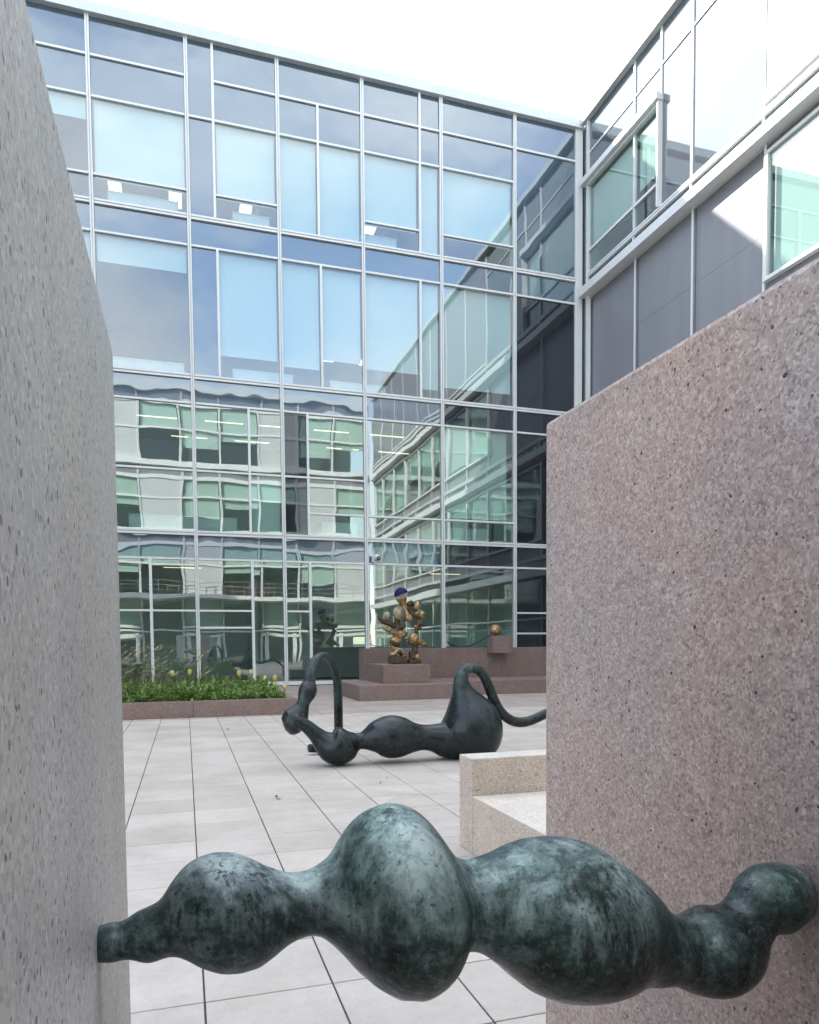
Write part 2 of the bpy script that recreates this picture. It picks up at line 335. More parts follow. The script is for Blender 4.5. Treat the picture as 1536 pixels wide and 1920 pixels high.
MAT['patina'] = patina_mat('green_bronze_patina', (0.010, 0.014, 0.016), (0.045, 0.078, 0.074), (0.42, 0.51, 0.51), (0.17, 0.225, 0.24), 0.012, 0.30)
MAT['bronze_dark'] = patina_mat('dark_bronze', (0.016, 0.019, 0.022), (0.024, 0.032, 0.036), (0.09, 0.14, 0.13), (0.04, 0.062, 0.065), -0.05, 0.30, -0.2, 1.7, False)
def gold_mat():
    m, t, o = newmat('weathered_gold_bronze'); p = prin(t, o, 0.45, 0.6, (0.3, 0.2, 0.1)); v = pos(t)
    f = noise_n(t, v, 9, 6, 0.65)
    t.links.new(ramp(t, f, [(0.32, (0.06, 0.035, 0.018)), (0.46, (0.30, 0.18, 0.08)), (0.60, (0.52, 0.38, 0.20)), (0.75, (0.62, 0.52, 0.35))]), p.inputs['Base Color'])
    bump(t, p, noise_n(t, v, 30, 5), 0.5, 0.02); return m
MAT['gold'] = gold_mat()
MAT['gold_dark'] = simple('dark_gold_bronze', (0.13, 0.088, 0.052), 0.5, 0.4, 0.3, 12)
MAT['gold_pale'] = simple('pale_gold_bronze', (0.55, 0.46, 0.31), 0.5, 0.2, 0.3, 14)
MAT['blue'] = simple('cobalt_blue_paint', (0.003, 0.005, 0.085), 0.8, 0, 0.1, 8)
MAT['white_paint'] = simple('white_paint', (0.78, 0.78, 0.77), 0.6)
MAT['black'] = simple('black_plastic', (0.01, 0.01, 0.012), 0.3)
MAT['steel'] = simple('blue_black_steel', (0.02, 0.03, 0.05), 0.4, 0.5)
MAT['galv'] = simple('grey_railing_steel', (0.42, 0.44, 0.45), 0.4, 0.5)
MAT['blind'] = simple('pale_roller_blind', (0.70, 0.72, 0.69), 0.85, 0, 0.02, 0.7)
MAT['leafdry'] = simple('dry_leaf', (0.05, 0.03, 0.02), 0.8)
def foliage(name, a, b, trans=0.3):
    m, t, o = newmat(name); p = prin(t, o, 0.5, 0, a, 0.3)
    v = pos(t); f = noise_n(t, v, 7, 4, 0.7); t.links.new(ramp(t, f, [(0.3, a), (0.7, b)]), p.inputs['Base Color'])
    tl = N(t, 'ShaderNodeBsdfTranslucent'); t.links.new(ramp(t, f, [(0.3, a), (0.7, b)]), tl.inputs[0])
    mx = N(t, 'ShaderNodeMixShader'); mx.inputs[0].default_value = trans
    t.links.new(p.outputs[0], mx.inputs[1]); t.links.new(tl.outputs[0], mx.inputs[2]); t.links.new(mx.outputs[0], o.inputs['Surface']); return m
MAT['leaf'] = foliage('garden_leaf', (0.06, 0.13, 0.025), (0.28, 0.40, 0.11))
MAT['grassblade'] = foliage('grass_blade', (0.06, 0.11, 0.03), (0.20, 0.25, 0.09))
MAT['straw'] = foliage('straw_plume', (0.40, 0.36, 0.22), (0.60, 0.55, 0.38))
MAT['tulip'] = foliage('yellow_tulip', (0.75, 0.62, 0.16), (0.80, 0.74, 0.38))
def emit(name, col, s):
    m, t, o = newmat(name); e = N(t, 'ShaderNodeEmission'); e.inputs[0].default_value = (*col, 1); e.inputs[1].default_value = s
    t.links.new(e.outputs[0], o.inputs['Surface']); m.cycles.emission_sampling = 'NONE'; return m
MAT['lamp'] = emit('ceiling_lamp', (1.0, 0.78, 0.48), 0.55)
MAT['lamp_cool'] = emit('ceiling_lamp_panel', (1.0, 0.99, 0.96), 0.5)

# ================================================================ SETTING: ground and paving
g = MB(); g.quad((-400, -400, -0.06), (400, -400, -0.06), (400, 400, -0.06), (-400, 400, -0.06))
tag(g.build('ground', MAT['ground']), kind='structure')
CELL, OX, OY, SPLIT = 0.58, 0.047, 3.41, 16.75
def slab_mesh(mat):
    bm = bmesh.new(); bmesh.ops.create_cube(bm, size=1.0); bmesh.ops.scale(bm, vec=(CELL - 0.009, CELL - 0.009, 0.04), verts=bm.verts)
    bmesh.ops.bevel(bm, geom=[e for e in bm.edges if all(v.co.z > 0 for v in e.verts)], offset=0.0025, segments=1, affect='EDGES')
    me = bpy.data.meshes.new('paving_slab'); bm.to_mesh(me); bm.free(); me.materials.append(mat); return me
def paving(name, y0, y1, x0, x1, mat, budget, region=None):
    b = MB(); b.box(x0, x1, y0, y1, -0.055, -0.007); base = tag(b.build(name, MAT['joint']), kind='structure')
    sm = slab_mesh(mat); cand = []; rest = MB()
    i0, i1 = math.ceil((x0 - OX) / CELL), math.floor((x1 - OX) / CELL)
    j0, j1 = round((y0 - OY) / CELL), round((y1 - OY) / CELL)
    for j in range(j0, j1):
        for i in range(i0, i1):
            cx, cy = OX + (i + .5) * CELL, OY + (j + .5) * CELL
            vis = cy > 1.6 and -0.085 * cy - 0.35 < cx < 0.52 * cy + 0.4
            if region and region(cx, cy): continue
            cand.append((0 if vis else 1, cy, cx, i, j))
    cand.sort()
    for n, (v, cy, cx, i, j) in enumerate(cand):
        if v == 0 and n < budget:
            o = link('paving_slab', sm, base); h = random.random()
            o.location = (cx, cy, -0.02 - 0.002 * h); o.rotation_euler = (random.uniform(-1, 1) * 0.0015, random.uniform(-1, 1) * 0.0015, random.uniform(-1, 1) * 0.002)
        else:
            z = -0.001 * random.random(); rest.box(cx - CELL / 2 + .0045, cx + CELL / 2 - .0045, cy - CELL / 2 + .0035, cy + CELL / 2 - .0035, -0.04, z)
    if rest.v: tag(rest.build('outer_slabs', mat, base), kind='stuff')
    return base
paving('courtyard_paving', -9.93, SPLIT, -19.9, 16.4, MAT['slab'], 285)
paving('terrace_paving', SPLIT, 28.93, -19.9, 16.4, MAT['slab_pink'], 200)

# ================================================================ BUILDINGS
class Face:
    """s runs along the facade, d is outward depth from the glass plane"""
    def __init__(s, axis, plane, sign): s.axis, s.plane, s.sign = axis, plane, sign
    def ext(s, s0, s1, d0, d1):
        a, b = sorted((s.plane + s.sign * d0, s.plane + s.sign * d1))
        return (s0, s1, a, b) if s.axis == 'x' else (a, b, s0, s1)
    def box(s, name, mat, parent, s0, s1, z0, z1, d0, d1, bev=0):
        return box(name, mat, parent, *s.ext(s0, s1, d0, d1), z0, z1, bev)
    def multi(s, name, mat, parent, parts):
        b = MB(); cs = sum(p[0] + p[1] for p in parts) / 2 / len(parts); cz = sum(p[2] + p[3] for p in parts) / 2 / len(parts)
        x0, x1, y0, y1 = s.ext(cs, cs, 0, 0); c = (x0, y0, cz)
        for s0, s1, z0, z1, d0, d1 in parts:
            x0, x1, y0, y1 = s.ext(s0, s1, d0, d1); b.box(x0 - c[0], x1 - c[0], y0 - c[1], y1 - c[1], z0 - cz, z1 - cz)
        o = b.build(name, mat, parent); o.location = c; return o
    def mullion(s, p, x, z0, z1, w=0.13, d=0.10):
        h = w / 2; return s.multi('mullion', MAT['white'], p, [(x - h, x - 0.016, z0, z1, -0.06, d), (x + 0.016, x + h, z0, z1, -0.06, d), (x - 0.016, x + 0.016, z0 + .001, z1 - .001, -0.058, d - 0.06)])
    def slim(s, p, x, z0, z1, w=0.085, d=0.085): return s.box('mullion', MAT['white'], p, x - w / 2, x + w / 2, z0, z1, -0.057, d)
    def rail(s, p, s0, s1, z, h=0.07, d=0.07): return s.box('transom', MAT['white'], p, s0, s1, z - h / 2, z + h / 2, -0.054, d)
    def level(s, p, s0, s1, z, d=0.095): 
        return s.multi('transom', MAT['white'], p, [(s0, s1, z + 0.022, z + 0.085, -0.055, d), (s0, s1, z - 0.085, z - 0.022, -0.055, d), (s0 + .001, s1 - .001, z - 0.022, z + 0.022, -0.053, d - 0.06)])
    def pane(s, p, s0, s1, z0, z1, mat='glass', d=0.0):
        nm = {'glass': 'glass_pane', 'glass_green': 'glass_pane', 'glass_clear': 'glass_pane', 'glass_low': 'glass_pane', 'panel_light': 'metal_panel', 'spandrel': 'spandrel_panel', 'spandrel_r': 'spandrel_panel', 'panel': 'metal_panel', 'panel_dark': 'dark_panel'}[mat]
        return s.box(nm, MAT[mat], p, s0, s1, z0, z1, d - 0.024, d)
    def blind(s, p, s0, s1, ztop, zbot, d=-0.16):
        o = s.box('blind', MAT['blind'], p, s0, s1, zbot, ztop, d - 0.006, d)
        s.box('blind_rail', MAT['white_paint'], o, s0, s1, zbot - 0.03, zbot - 0.001, d - 0.012, d + 0.006); return o

D = 28.955
LV = [0.0, 5.72, 11.38, 17.05, 23.3]
# ---------------------------------------------------------------- main glass building at the back
MX = [-2.759 + 3.2145 * k for k in range(6)]          # double mullions
MX = [MX[0] - 3.2145 * k for k in (5, 4, 3, 2, 1)] + MX
XE = 16.13
main = thing('office_building', 'four storey glass office building with white mullions across the back of the courtyard', 'building', ((MX[0] + XE) / 2, D, 0))
F = Face('x', D, -1)
XL = MX[0]
F.box('cornice', MAT['cornice'], main, XL, 16.46, 23.25, 23.60, -0.4, 0.22)
F.box('corner_column', MAT['white'], main, XE, 16.455, 0.0, 23.245, -0.3, 0.10)
for x in MX: F.mullion(main, x, 0.02, 23.245)
BAY = list(zip(MX, MX[1:] + [XE + 0.075]))
for k, (a, b) in enumerate(BAY):
    i = k - 5                                           # bay -1 = first one left of the leftmost seen mullion
    a0, b0 = a + 0.075, b - 0.075
    for z in LV[1:4]: F.level(main, a0, b0, z)
    def seg(s0, s1, zs, mats, rails=True):
        for (z0, z1), m in zip(zip(zs, zs[1:]), mats): F.pane(main, s0, s1, z0, z1, m)
        if rails:
            for z in zs[1:-1]: F.rail(main, s0, s1, z)
    T, U = 23.25, 17.05
    if i <= 0 or i == 4:
        seg(a0, b0, [U, 17.97, 20.58, 21.95, T], ['glass', 'glass', 'spandrel', 'spandrel'])
        F.blind(main, a0 + .05, b0 - .05, 20.8, 17.98 if i != -1 else 19.9)
    elif i == 1:
        m = 1.365; F.slim(main, m, 17.14, T)
        seg(a0, m - .042, [U, 20.58, T], ['spandrel', 'spandrel']); seg(m + .042, b0, [U, 17.97, 20.58, 21.95, T], ['glass', 'glass', 'spandrel', 'spandrel'])
        F.blind(main, m + .1, b0 - .05, 20.8, 17.98)
    elif i == 2:
        m = 5.165; F.rail(main, a0, b0, 21.95); F.pane(main, a0, b0, 21.95, T, 'spandrel'); F.slim(main, m, 17.14, 21.912)
        for q in ((a0, m - .042), (m + .042, b0)):
            seg(*q, [U, 20.58, 21.95], ['glass', 'spandrel']); F.blind(main, q[0] + .03, q[1] - .03, 20.8, 17.22)
    elif i == 3:
        m = 9.21; F.slim(main, m, 17.14, T)
        seg(a0, m - .042, [U, 17.97, 20.58, 21.95, T], ['glass', 'glass', 'spandrel', 'spandrel']); seg(m + .042, b0, [U, 20.58, 21.95, T], ['glass', 'spandrel', 'spandrel'])
        F.blind(main, a0 + .04, m - .1, 20.8, 17.98); F.blind(main, m + .06, b0 - .03, 20.8, 17.2)
    elif i == 5:
        seg(a0, b0, [U, 21.95, T], ['spandrel', 'spandrel'])
    # level 3
    F.pane(main, a0, b0, 16.05, U, 'spandrel'); F.rail(main, a0, b0, 16.05)
    Z0, Z1 = 11.38, 16.05
    if i == 1:
        m = 1.42; F.slim(main, m, 11.47, 16.012); F.pane(main, a0, m - .042, Z0, Z1, 'spandrel'); F.pane(main, m + .042, b0, Z0, Z1); F.blind(main, m + .06, b0 - .04, 15.98, 12.35)
    elif i == 2:
        m = 5.22; F.slim(main, m, 11.47, 16.012); F.pane(main, a0, m - .042, Z0, Z1); F.pane(main, m + .042, b0, Z0, Z1)
        F.blind(main, a0 + .03, m - .07, 15.98, 12.2); F.blind(main, m + .06, b0 - .03, 15.98, 12.6)
    elif i == 3:
        m = 9.2; F.slim(main, m, 11.47, 16.012); F.pane(main, a0, m - .042, Z0, Z1); F.pane(main, m + .042, b0, Z0, Z1)
        F.blind(main, a0 + .03, m - .07, 15.98, 12.45); F.blind(main, m + .06, b0 - .03, 15.98, 11.9)
    elif i == 5: F.pane(main, a0, b0, Z0, Z1, 'panel_dark')
    else:
        F.pane(main, a0, b0, Z0, Z1)
        F.blind(main, a0 + .04, b0 - .04, 15.98, {0: 15.15, 4: 12.05}.get(i, 14.2))
    # level 2
    F.pane(main, a0, b0, 10.43, 11.38, 'spandrel' if i < 4 else 'panel_dark'); F.rail(main, a0, b0, 10.43)
    Z0, Z1 = 5.72, 10.43
    if i == 1:
        m = 2.43; F.slim(main, m, 5.81, 10.392)
        for q in ((a0, m - .042), (m + .042, b0)): seg(*q, [Z0, 8.0, Z1], ['glass_low', 'glass_low'])
        F.blind(main, m + .06, b0 - .04, 7.9, 5.9)
    elif i == 2:
        m = 4.62; F.slim(main, m, 5.81, 10.392); seg(a0, m - .042, [Z0, 8.0, Z1], ['panel_dark', 'panel_dark']); seg(m + .042, b0, [Z0, 6.64, 8.0, Z1], ['glass_low'] * 3)
    elif i == 3: seg(a0, b0, [Z0, 6.64, Z1], ['glass_low', 'glass_low']); 
    elif i == 4: seg(a0, b0, [Z0, 6.64, Z1], ['glass_low', 'glass_low']); F.blind(main, a0 + .05, b0 - .22, 10.35, 6.8)
    elif i == 5: F.pane(main, a0, b0, Z0, Z1, 'panel_dark')
    else: seg(a0, b0, [Z0, 8.0, Z1], ['glass_low', 'glass_low'])
    # level 1
    F.pane(main, a0, b0, 4.77, 5.72, 'spandrel' if i < 4 else 'panel_dark'); F.rail(main, a0, b0, 4.77)
    Z0, Z1 = 0.12, 4.77
    F.rail(main, a0, b0, 0.10, 0.14)
    if i in (0, 1, 2):
        m = {0: -1.15, 1: 2.46, 2: 4.645}[i]; F.slim(main, m, 0.171, 4.732, 0.1)
        for q, zz in (((a0, m - .05), [Z0, 2.87, Z1] if i != 1 else [Z0, 2.24, 2.87, Z1]), ((m + .05, b0), [Z0, Z1] if i else [Z0, 2.87, Z1])): seg(*q, zz, ['glass_low'] * (len(zz) - 1))
    elif i == 5: seg(a0, b0, [Z0, 2.0, 2.87, Z1], ['panel_dark'] * 3)
    elif i in (3, 4):
        seg(a0, b0, [Z0, Z1], ['glass_low']); F.box('window_film', MAT['film'], main, a0 + .02, b0 - .02, 0.2, 2.15, -0.06, -0.04)
    else: seg(a0, b0, [Z0, 2.87, Z1], ['glass_low'] * 2)
# structure and rooms behind the glass
for z in LV[:4]:
    F.box('floor_slab', MAT['carpet'], main, XL, XE, z - 0.55 if z else -0.05, z - 0.02 if z else 0.02, -13.0, -0.2)
    if z: F.box('ceiling', MAT['ceil'], main, XL, XE, z - 0.62, z - 0.56, -13.0, -0.28)
F.box('roof', MAT['roof'], main, XL, 16.45, 22.6, 23.24, -13.6, -0.1)
F.box('back_wall', MAT['inner'], main, XL, XE, 0.03, 22.58, -13.5, -13.05)
F.box('end_wall', MAT['inner'], main, XL - 0.3, XL - 0.01, 0.0, 23.24, -13.5, -0.03)
for z0, z1, dp in ((0.03, 5.0, 6.0), (5.75, 10.7, 6.5)): F.box('partition', MAT['inner'], main, XL + .1, XE - .1, z0, z1, -dp - 0.12, -dp)
F.box('end_wall', MAT['inner'], main, XE + 0.02, XE + 0.3, 0.0, 22.59, -13.5, -0.31)
for k in range(3): F.box('interior_wall', MAT['inner'] if k else MAT['inner_dark'], main, -2.9 + 5.6 * k, -2.75 + 5.6 * k, 0.03, 5.0, -5.9, -2.6)
for k, x in enumerate((0.3, 6.9, 13.1)): F.box('interior_wall', MAT['inner'], main, x, x + 0.15, 5.75, 10.7, -6.4, -3.0)
for k, x in enumerate((3.7, 10.0, 13.3)): F.box('interior_wall', MAT['inner'], main, x, x + 0.15, 17.1, 22.55, -13.0, -0.6); F.box('interior_wall', MAT['inner'], main, x, x + 0.15, 11.4, 16.4, -13.0, -0.6)
for z, xs, dep, m in ((10.72, (-1.6, 0.9, 3.0, 5.2, 7.6, 11.5), 2.0, 'lamp'), (10.72, (-0.4, 2.2, 6.2, 8.6), 4.6, 'lamp'), (5.06, (-0.8, 10.6), 3.2, 'lamp')):
    for x in xs:
        o = F.box('ceiling_light', MAT['white_paint'], main, x, x + 1.5, z - 0.29, z - 0.26, -dep - 0.10, -dep)
        F.box('light_tube', MAT[m], o, x + .02, x + 1.48, z - 0.31, z - 0.292, -dep - 0.09, -dep - .01)
for x in (-2.9, -0.3, 2.9, 9.0):
    o = F.box('ceiling_light', MAT['white_paint'], main, x, x + 0.6, 22.50, 22.57, -9.6, -8.3); F.box('light_panel', MAT['lamp_cool'], o, x + .03, x + .57, 22.47, 22.499, -9.57, -8.33)
for x in (7.0, 9.0):
    o = F.box('ceiling_light', MAT['white_paint'], main, x, x + 0.7, 16.36, 16.42, -10.3, -9.0); F.box('light_panel', MAT['lamp_cool'], o, x + .03, x + .67, 16.33, 16.359, -10.27, -9.03)

# desks and cabinets standing behind the panes
def desk(x0, x1, z, d, label, h=0.72):
    t = thing('office_desk', label, 'desk', ((x0 + x1) / 2, D + d, z), 'white desks and cabinets behind the glass')
    F.box('desk_top', MAT['desk'], t, x0, x1, z + h - 0.04, z + h, -d - 0.7, -d)
    F.box('front_panel', MAT['desk'], t, x0 + .03, x1 - .03, z + 0.02, z + h - 0.041, -d - 0.06, -d - 0.03)
    for s in (x0 + .02, x1 - .05): F.box('side_panel', MAT['desk'], t, s, s + .03, z, z + h - 0.042, -d - 0.68, -d - 0.061)
desk(-2.3, 0.1, 17.05, 0.45, 'white desk at the foot of the top floor window left of the narrow grey panel')
desk(2.0, 3.4, 17.05, 0.45, 'white desk at the foot of the top floor window right of the narrow grey panel')
desk(7.0, 8.4, 17.05, 0.45, 'white desk in the top floor window with the single ceiling lamp, nearest the corner')
desk(-2.4, 0.2, 11.38, 0.45, 'white desk along the bottom of the big pale third storey window at left', 0.6)
desk(1.9, 4.2, 11.38, 0.45, 'white desk crossing behind the mullion in the third storey beside the grey strip', 0.62)
desk(5.6, 7.9, 11.38, 0.45, 'white desk in the third storey just left of the reflected roof edge', 0.55)
desk(-1.9, 2.0, 5.72, 0.6, 'long white counter in the second storey room with lamp tubes at left')
desk(5.2, 6.7, 5.72, 0.6, 'white cabinet behind the second storey window right of the black panel')
desk(10.6, 12.4, 5.72, 0.6, 'white cabinet under the half lowered green blind near the corner')

# ---------------------------------------------------------------- right-hand wing
XR = 16.512
side = thing('side_wing', 'pale wing with white sunshade bands and silver panels rising behind the red stone wall', 'building', (XR + 4, 10, 0))
S = Face('y', XR, -1)
Y0 = -8.0
RM = [28.42, 25.06, 21.68, 18.37, 15.0, 11.6, 8.3, 5.0, 1.6, -1.7, -5.0]
S.box('cornice', MAT['cornice'], side, Y0, 28.72, 23.36, 23.66, -0.4, 0.24)
S.mullion(side, 28.42, 0.02, 23.35, 0.12)
S.box('end_glazing', MAT['spandrel_r'], side, 28.48, 29.3, 0.02, 23.35, -0.05, 0)
for y in RM[1:]: S.mullion(side, y, 17.12, 23.35, 0.09, 0.05)
S.mullion(side, 23.40, 17.12, 23.35, 0.08, 0.05)
S.box('window_pier', MAT['white'], side, 23.36, 23.44, 17.14, 20.78, 0.052, 0.20)
for za, zb in ((17.14, 23.35),):
    pass
edges = [28.36, 25.115, 25.005, 23.45, 23.35, 21.735, 21.625, 18.425]
for s1, s0 in ((28.36, 25.115), (25.005, 23.45)):
    S.pane(side, s0, s1, 21.05, 22.05, 'spandrel_r'); S.pane(side, s0, s1, 22.05, 23.36, 'spandrel_r'); S.rail(side, s0, s1, 22.05, 0.06, 0.04)
    S.pane(side, s0, s1, 17.15, 18.05, 'glass_green'); S.pane(side, s0, s1, 18.05, 20.68, 'glass_green'); S.rail(side, s0, s1, 18.05, 0.10)
    S.blind(side, s0 + .05, s1 - .05, 20.66, 18.1 if s1 > 26 else 18.6)
S.box('window_hood', MAT['white'], side, 23.33, 28.70, 20.80, 21.03, -0.03, 0.30)
S.box('window_head', MAT['white'], side, 23.47, 28.36, 20.69, 20.795, -0.03, 0.14)
for s1, s0 in ((23.35, 21.735), (21.625, 18.425)):
    S.pane(side, s0, s1, 17.15, 22.05, 'spandrel_r'); S.pane(side, s0, s1, 22.05, 23.36, 'spandrel_r'); S.rail(side, s0, s1, 22.05, 0.06, 0.04)
ys = RM[3:] + [Y0]
for k, (s1, s0) in enumerate(zip(ys, ys[1:])):
    S.box('metal_panel', MAT['panel'], side, s0 + .055, s1 - .055, 17.35, 22.17, -0.03, 0.015); S.box('metal_panel', MAT['panel'], side, s0 + .055, s1 - .055, 22.19, 23.36, -0.03, 0.015)
    S.rail(side, s0 + .055, s1 - .055, 17.30, 0.10, 0.14)
def storey(zl, zb, first):
    """one storey of the wing: double rail at zl, sunshade band below it, then panels and windows down to zb"""
    S.level(side, Y0, 28.36, zl, 0.10)
    yy = [28.36] + RM[1:] + [Y0]
    for s1, s0 in zip(yy, yy[1:]): S.pane(side, s0 + .035, s1 - .035, zl - 0.5, zl - 0.086, 'spandrel_r')
    for y in RM[1:]: S.slim(side, y, zl - 0.5, zl - 0.086, 0.07, 0.07)
    S.box('sunshade_band', MAT['white'], side, Y0, 28.70, zl - 0.84, zl - 0.50, -0.25, 0.34, 0.01)
    for k, (s1, s0) in enumerate(zip(yy, yy[1:])):
        win = (k >= 3) if first else (k > 0)
        zt = zl - 0.85
        if win:
            S.pane(side, s0 + .1, s1 - .1, zb + 0.95, zt - 0.3, 'glass_green', -0.10)
            S.multi('window_frame', MAT['white'], side, [(s0 + .02, s1 - .02, zt - 0.3, zt - 0.2, -0.16, -0.02), (s0 + .02, s1 - .02, zb + 0.85, zb + 0.95, -0.16, 0.03), (s0 + .02, s0 + .1, zb + 0.952, zt - 0.302, -0.16, -0.02), (s1 - .1, s1 - .02, zb + 0.952, zt - 0.302, -0.16, -0.02)])
            S.box('metal_panel', MAT['panel'], side, s0 + .02, s1 - .02, zt - 0.2, zt - 0.01, -0.2, -0.14)
            S.box('metal_panel', MAT['panel'], side, s0 + .02, s1 - .02, zb + 0.09, zb + 0.848, -0.2, -0.16)
            S.blind(side, s0 + .12, s1 - .12, zt - 0.31, zb + (1.0 if k == 3 else 1.4 + 1.3 * (k % 2)), -0.3)
        else:
            S.box('metal_panel', MAT['panel'], side, s0 + .02, s1 - .02, zb + 0.09, zb + 2.35, -0.22, -0.18)
            S.box('metal_panel', MAT['panel'], side, s0 + .02, s1 - .02, zb + 2.357, zt - 0.01, -0.22, -0.18)
    for y in RM: S.slim(side, y, zb + 0.088, zl - 0.845, 0.075, -0.02)
storey(17.05, 11.38, True); storey(11.38, 5.72, False)
S.level(side, Y0, 28.36, 5.72, 0.10); S.box('sunshade_band', MAT['white'], side, Y0, 28.70, 4.80, 5.2, -0.25, 0.34, 0.01)
yy = [28.36] + RM[1:] + [Y0]
for k, (s1, s0) in enumerate(zip(yy, yy[1:])):
    S.pane(side, s0 + .035, s1 - .035, 5.2, 5.634, 'spandrel_r')
    for z0, z1 in ((0.12, 2.8), (2.8, 4.78)): S.pane(side, s0 + .035, s1 - .035, z0, z1, 'glass_green', -0.1)
    S.rail(side, s0 + .035, s1 - .035, 2.8, 0.09, -0.03); S.rail(side, s0 + .035, s1 - .035, 0.08, 0.1, -0.03)
for y in RM: S.slim(side, y, 0.02, 4.79, 0.075, -0.02)
for z in LV[:4]:
    S.box('floor_slab', MAT['ceil'], side, Y0, 28.0, z - 0.5 if z else -0.05, z - 0.02 if z else 0.02, -8.0, -0.3)
S.box('roof', MAT['roof'], side, Y0, 28.70, 22.9, 23.34, -8.4, -0.1)
S.box('back_wall', MAT['inner'], side, Y0, 28.7, 0.03, 22.88, -8.4, -8.05)
S.box('end_wall', MAT['inner'], side, 28.45, 28.75, 0.02, 22.88, -8.04, -0.27)
S.box('end_wall', MAT['inner'], side, Y0 - .3, Y0 - .01, 0.0, 23.3, -8.4, -0.03)

# ---------------------------------------------------------------- opposite wing behind the camera (seen in the reflections)
YO = -9.6
opp = thing('opposite_wing', 'white banded glass wing mirrored in the lower panes of the back building', 'building', (3, YO - 3, 0))
O = Face('x', YO, 1)
ox = [-10.0 + 3.3 * k for k in range(9)]
O.box('cornice', MAT['white'], opp, -11.0, 16.2, 23.05, 23.65, -0.4, 0.35)
for z in LV[1:4]: O.box('sunshade_band', MAT['white'], opp, -11.0, 16.2, z - 0.30, z + 0.12, -0.3, 0.45)
for k, (a, b) in enumerate(zip(ox, ox[1:])):
    O.mullion(opp, a, 0.02, 23.04, 0.16)
    for zi, z in enumerate(LV[:4]):
        top = LV[zi + 1] - (0.30 if zi < 3 else 0.25); m = 'glass_clear' if (k + zi) % 4 else 'panel_light'
        z0 = z + (0.13 if zi else 0.1)
        if zi: O.pane(opp, a + .08, b - .08, top - 0.95, top, 'panel'); O.rail(opp, a + .08, b - .08, top - 0.95, 0.3)
        t2 = top - 0.95 if zi else top
        O.pane(opp, a + .08, b - .08, z0, z0 + 2.7, m if zi else 'glass_clear'); O.pane(opp, a + .08, b - .08, z0 + 2.7, t2, m if zi else 'glass_clear')
        O.rail(opp, a + .08, b - .08, z0 + 2.7, 0.16)
        if m == 'glass_clear' and (zi or k % 2): O.blind(opp, a + .15, b - .15, t2 - .05, z0 + 1.2 + 1.6 * ((k * 7 + zi * 3) % 3) / 2)
    if k % 2:
        for s in (a + 0.3, b - 0.6): O.box('door_frame', MAT['white'], opp, s, s + 0.3, 0.02, 2.6, 0.01, 0.14)
        O.box('door_head', MAT['white'], opp, a + .08, b - .08, 2.25, 2.5, 0.141, 0.2); O.box('door_head', MAT['white'], opp, a + .08, b - .08, 3.0, 3.25, 0.02, 0.2)
O.mullion(opp, ox[-1], 0.02, 23.04, 0.16)
O.box('balcony', MAT['white'], opp, -11.0, 16.0, 5.45, 5.80, 0.451, 2.1)
for k in range(19):
    O.box('railing_post', MAT['galv'], opp, -10.9 + 1.48 * k, -10.86 + 1.48 * k, 5.80, 6.85, 1.98, 2.02)
for z in (6.85, 6.5, 6.15): O.box('railing_bar', MAT['galv'], opp, -10.95, 15.95, z - 0.02, z + 0.02, 1.975, 2.025)
for z in LV[:4]: O.box('floor_slab', MAT['ceil'], opp, -11, 16.2, z - 0.5 if z else -0.05, z - 0.02 if z else 0.02, -7, -0.31)
O.box('roof', MAT['roof'], opp, -11, 16.2, 22.4, 23.0, -7.4, -0.1); O.box('back_wall', MAT['inner'], opp, -11, 16.2, 0.03, 22.38, -7.4, -7.05)
O.box('end_wall', MAT['panel'], opp, -11.3, -11.01, 0, 23.3, -7.4, 0)
for k in range(6):
    t = thing('terrace_table', ['wooden table on the mirrored balcony, first from the left', 'wooden table on the mirrored balcony, second from the left', 'wooden table on the mirrored balcony, third from the left', 'wooden table on the mirrored balcony, fourth from the left', 'wooden table on the mirrored balcony, fifth from the left', 'wooden table on the mirrored balcony, rightmost'][k], 'table', (-1 + 1.6 * k, YO + 1.3, 5.8), 'tables on the balcony')
    x = -1 + 1.6 * k; O.box('table_top', MAT['wood'], t, x - .5, x + .5, 6.48, 6.54, 0.9, 1.7)
    for sx in (-.45, .39):
        for sd in (0.93, 1.61): O.box('leg', MAT['wood'], t, x + sx, x + sx + .06, 5.80, 6.479, sd, sd + .06)

# ---------------------------------------------------------------- unseen wing added on the left to keep the court in shade
west = thing('added_shade_wing', 'unseen grey panelled wing added left of the near stone wall to shade the courtyard', 'building', (-17, 19, 0))
W = Face('y', -14.0, 1)
for zi, z in enumerate(LV[:4]):
    W.box('spandrel_band', MAT['panel'], west, 9.6, 28.9, z + 0.02, z + 1.0, -0.3, 0.03); W.box('spandrel_band', MAT['panel'], west, 9.6, 28.9, z + 4.3, LV[zi + 1], -0.3, 0.03)
    for k in range(6):
        a = 9.6 + 3.2 * k; W.pane(west, a + .06, a + 3.14, z + 1.0, z + 4.3, 'glass', -0.05); W.slim(west, a, z + 1.001, z + 4.299, 0.12, 0.05)
W.box('cornice', MAT['cornice'], west, 9.6, 28.9, 23.31, 23.66, -0.5, 0.2); W.box('core_wall', MAT['inner'], west, 9.6, 28.9, 0, 23.3, -9, -4)
W.box('roof', MAT['roof'], west, 9.6, 28.9, 23.0, 23.3, -4, -0.3)

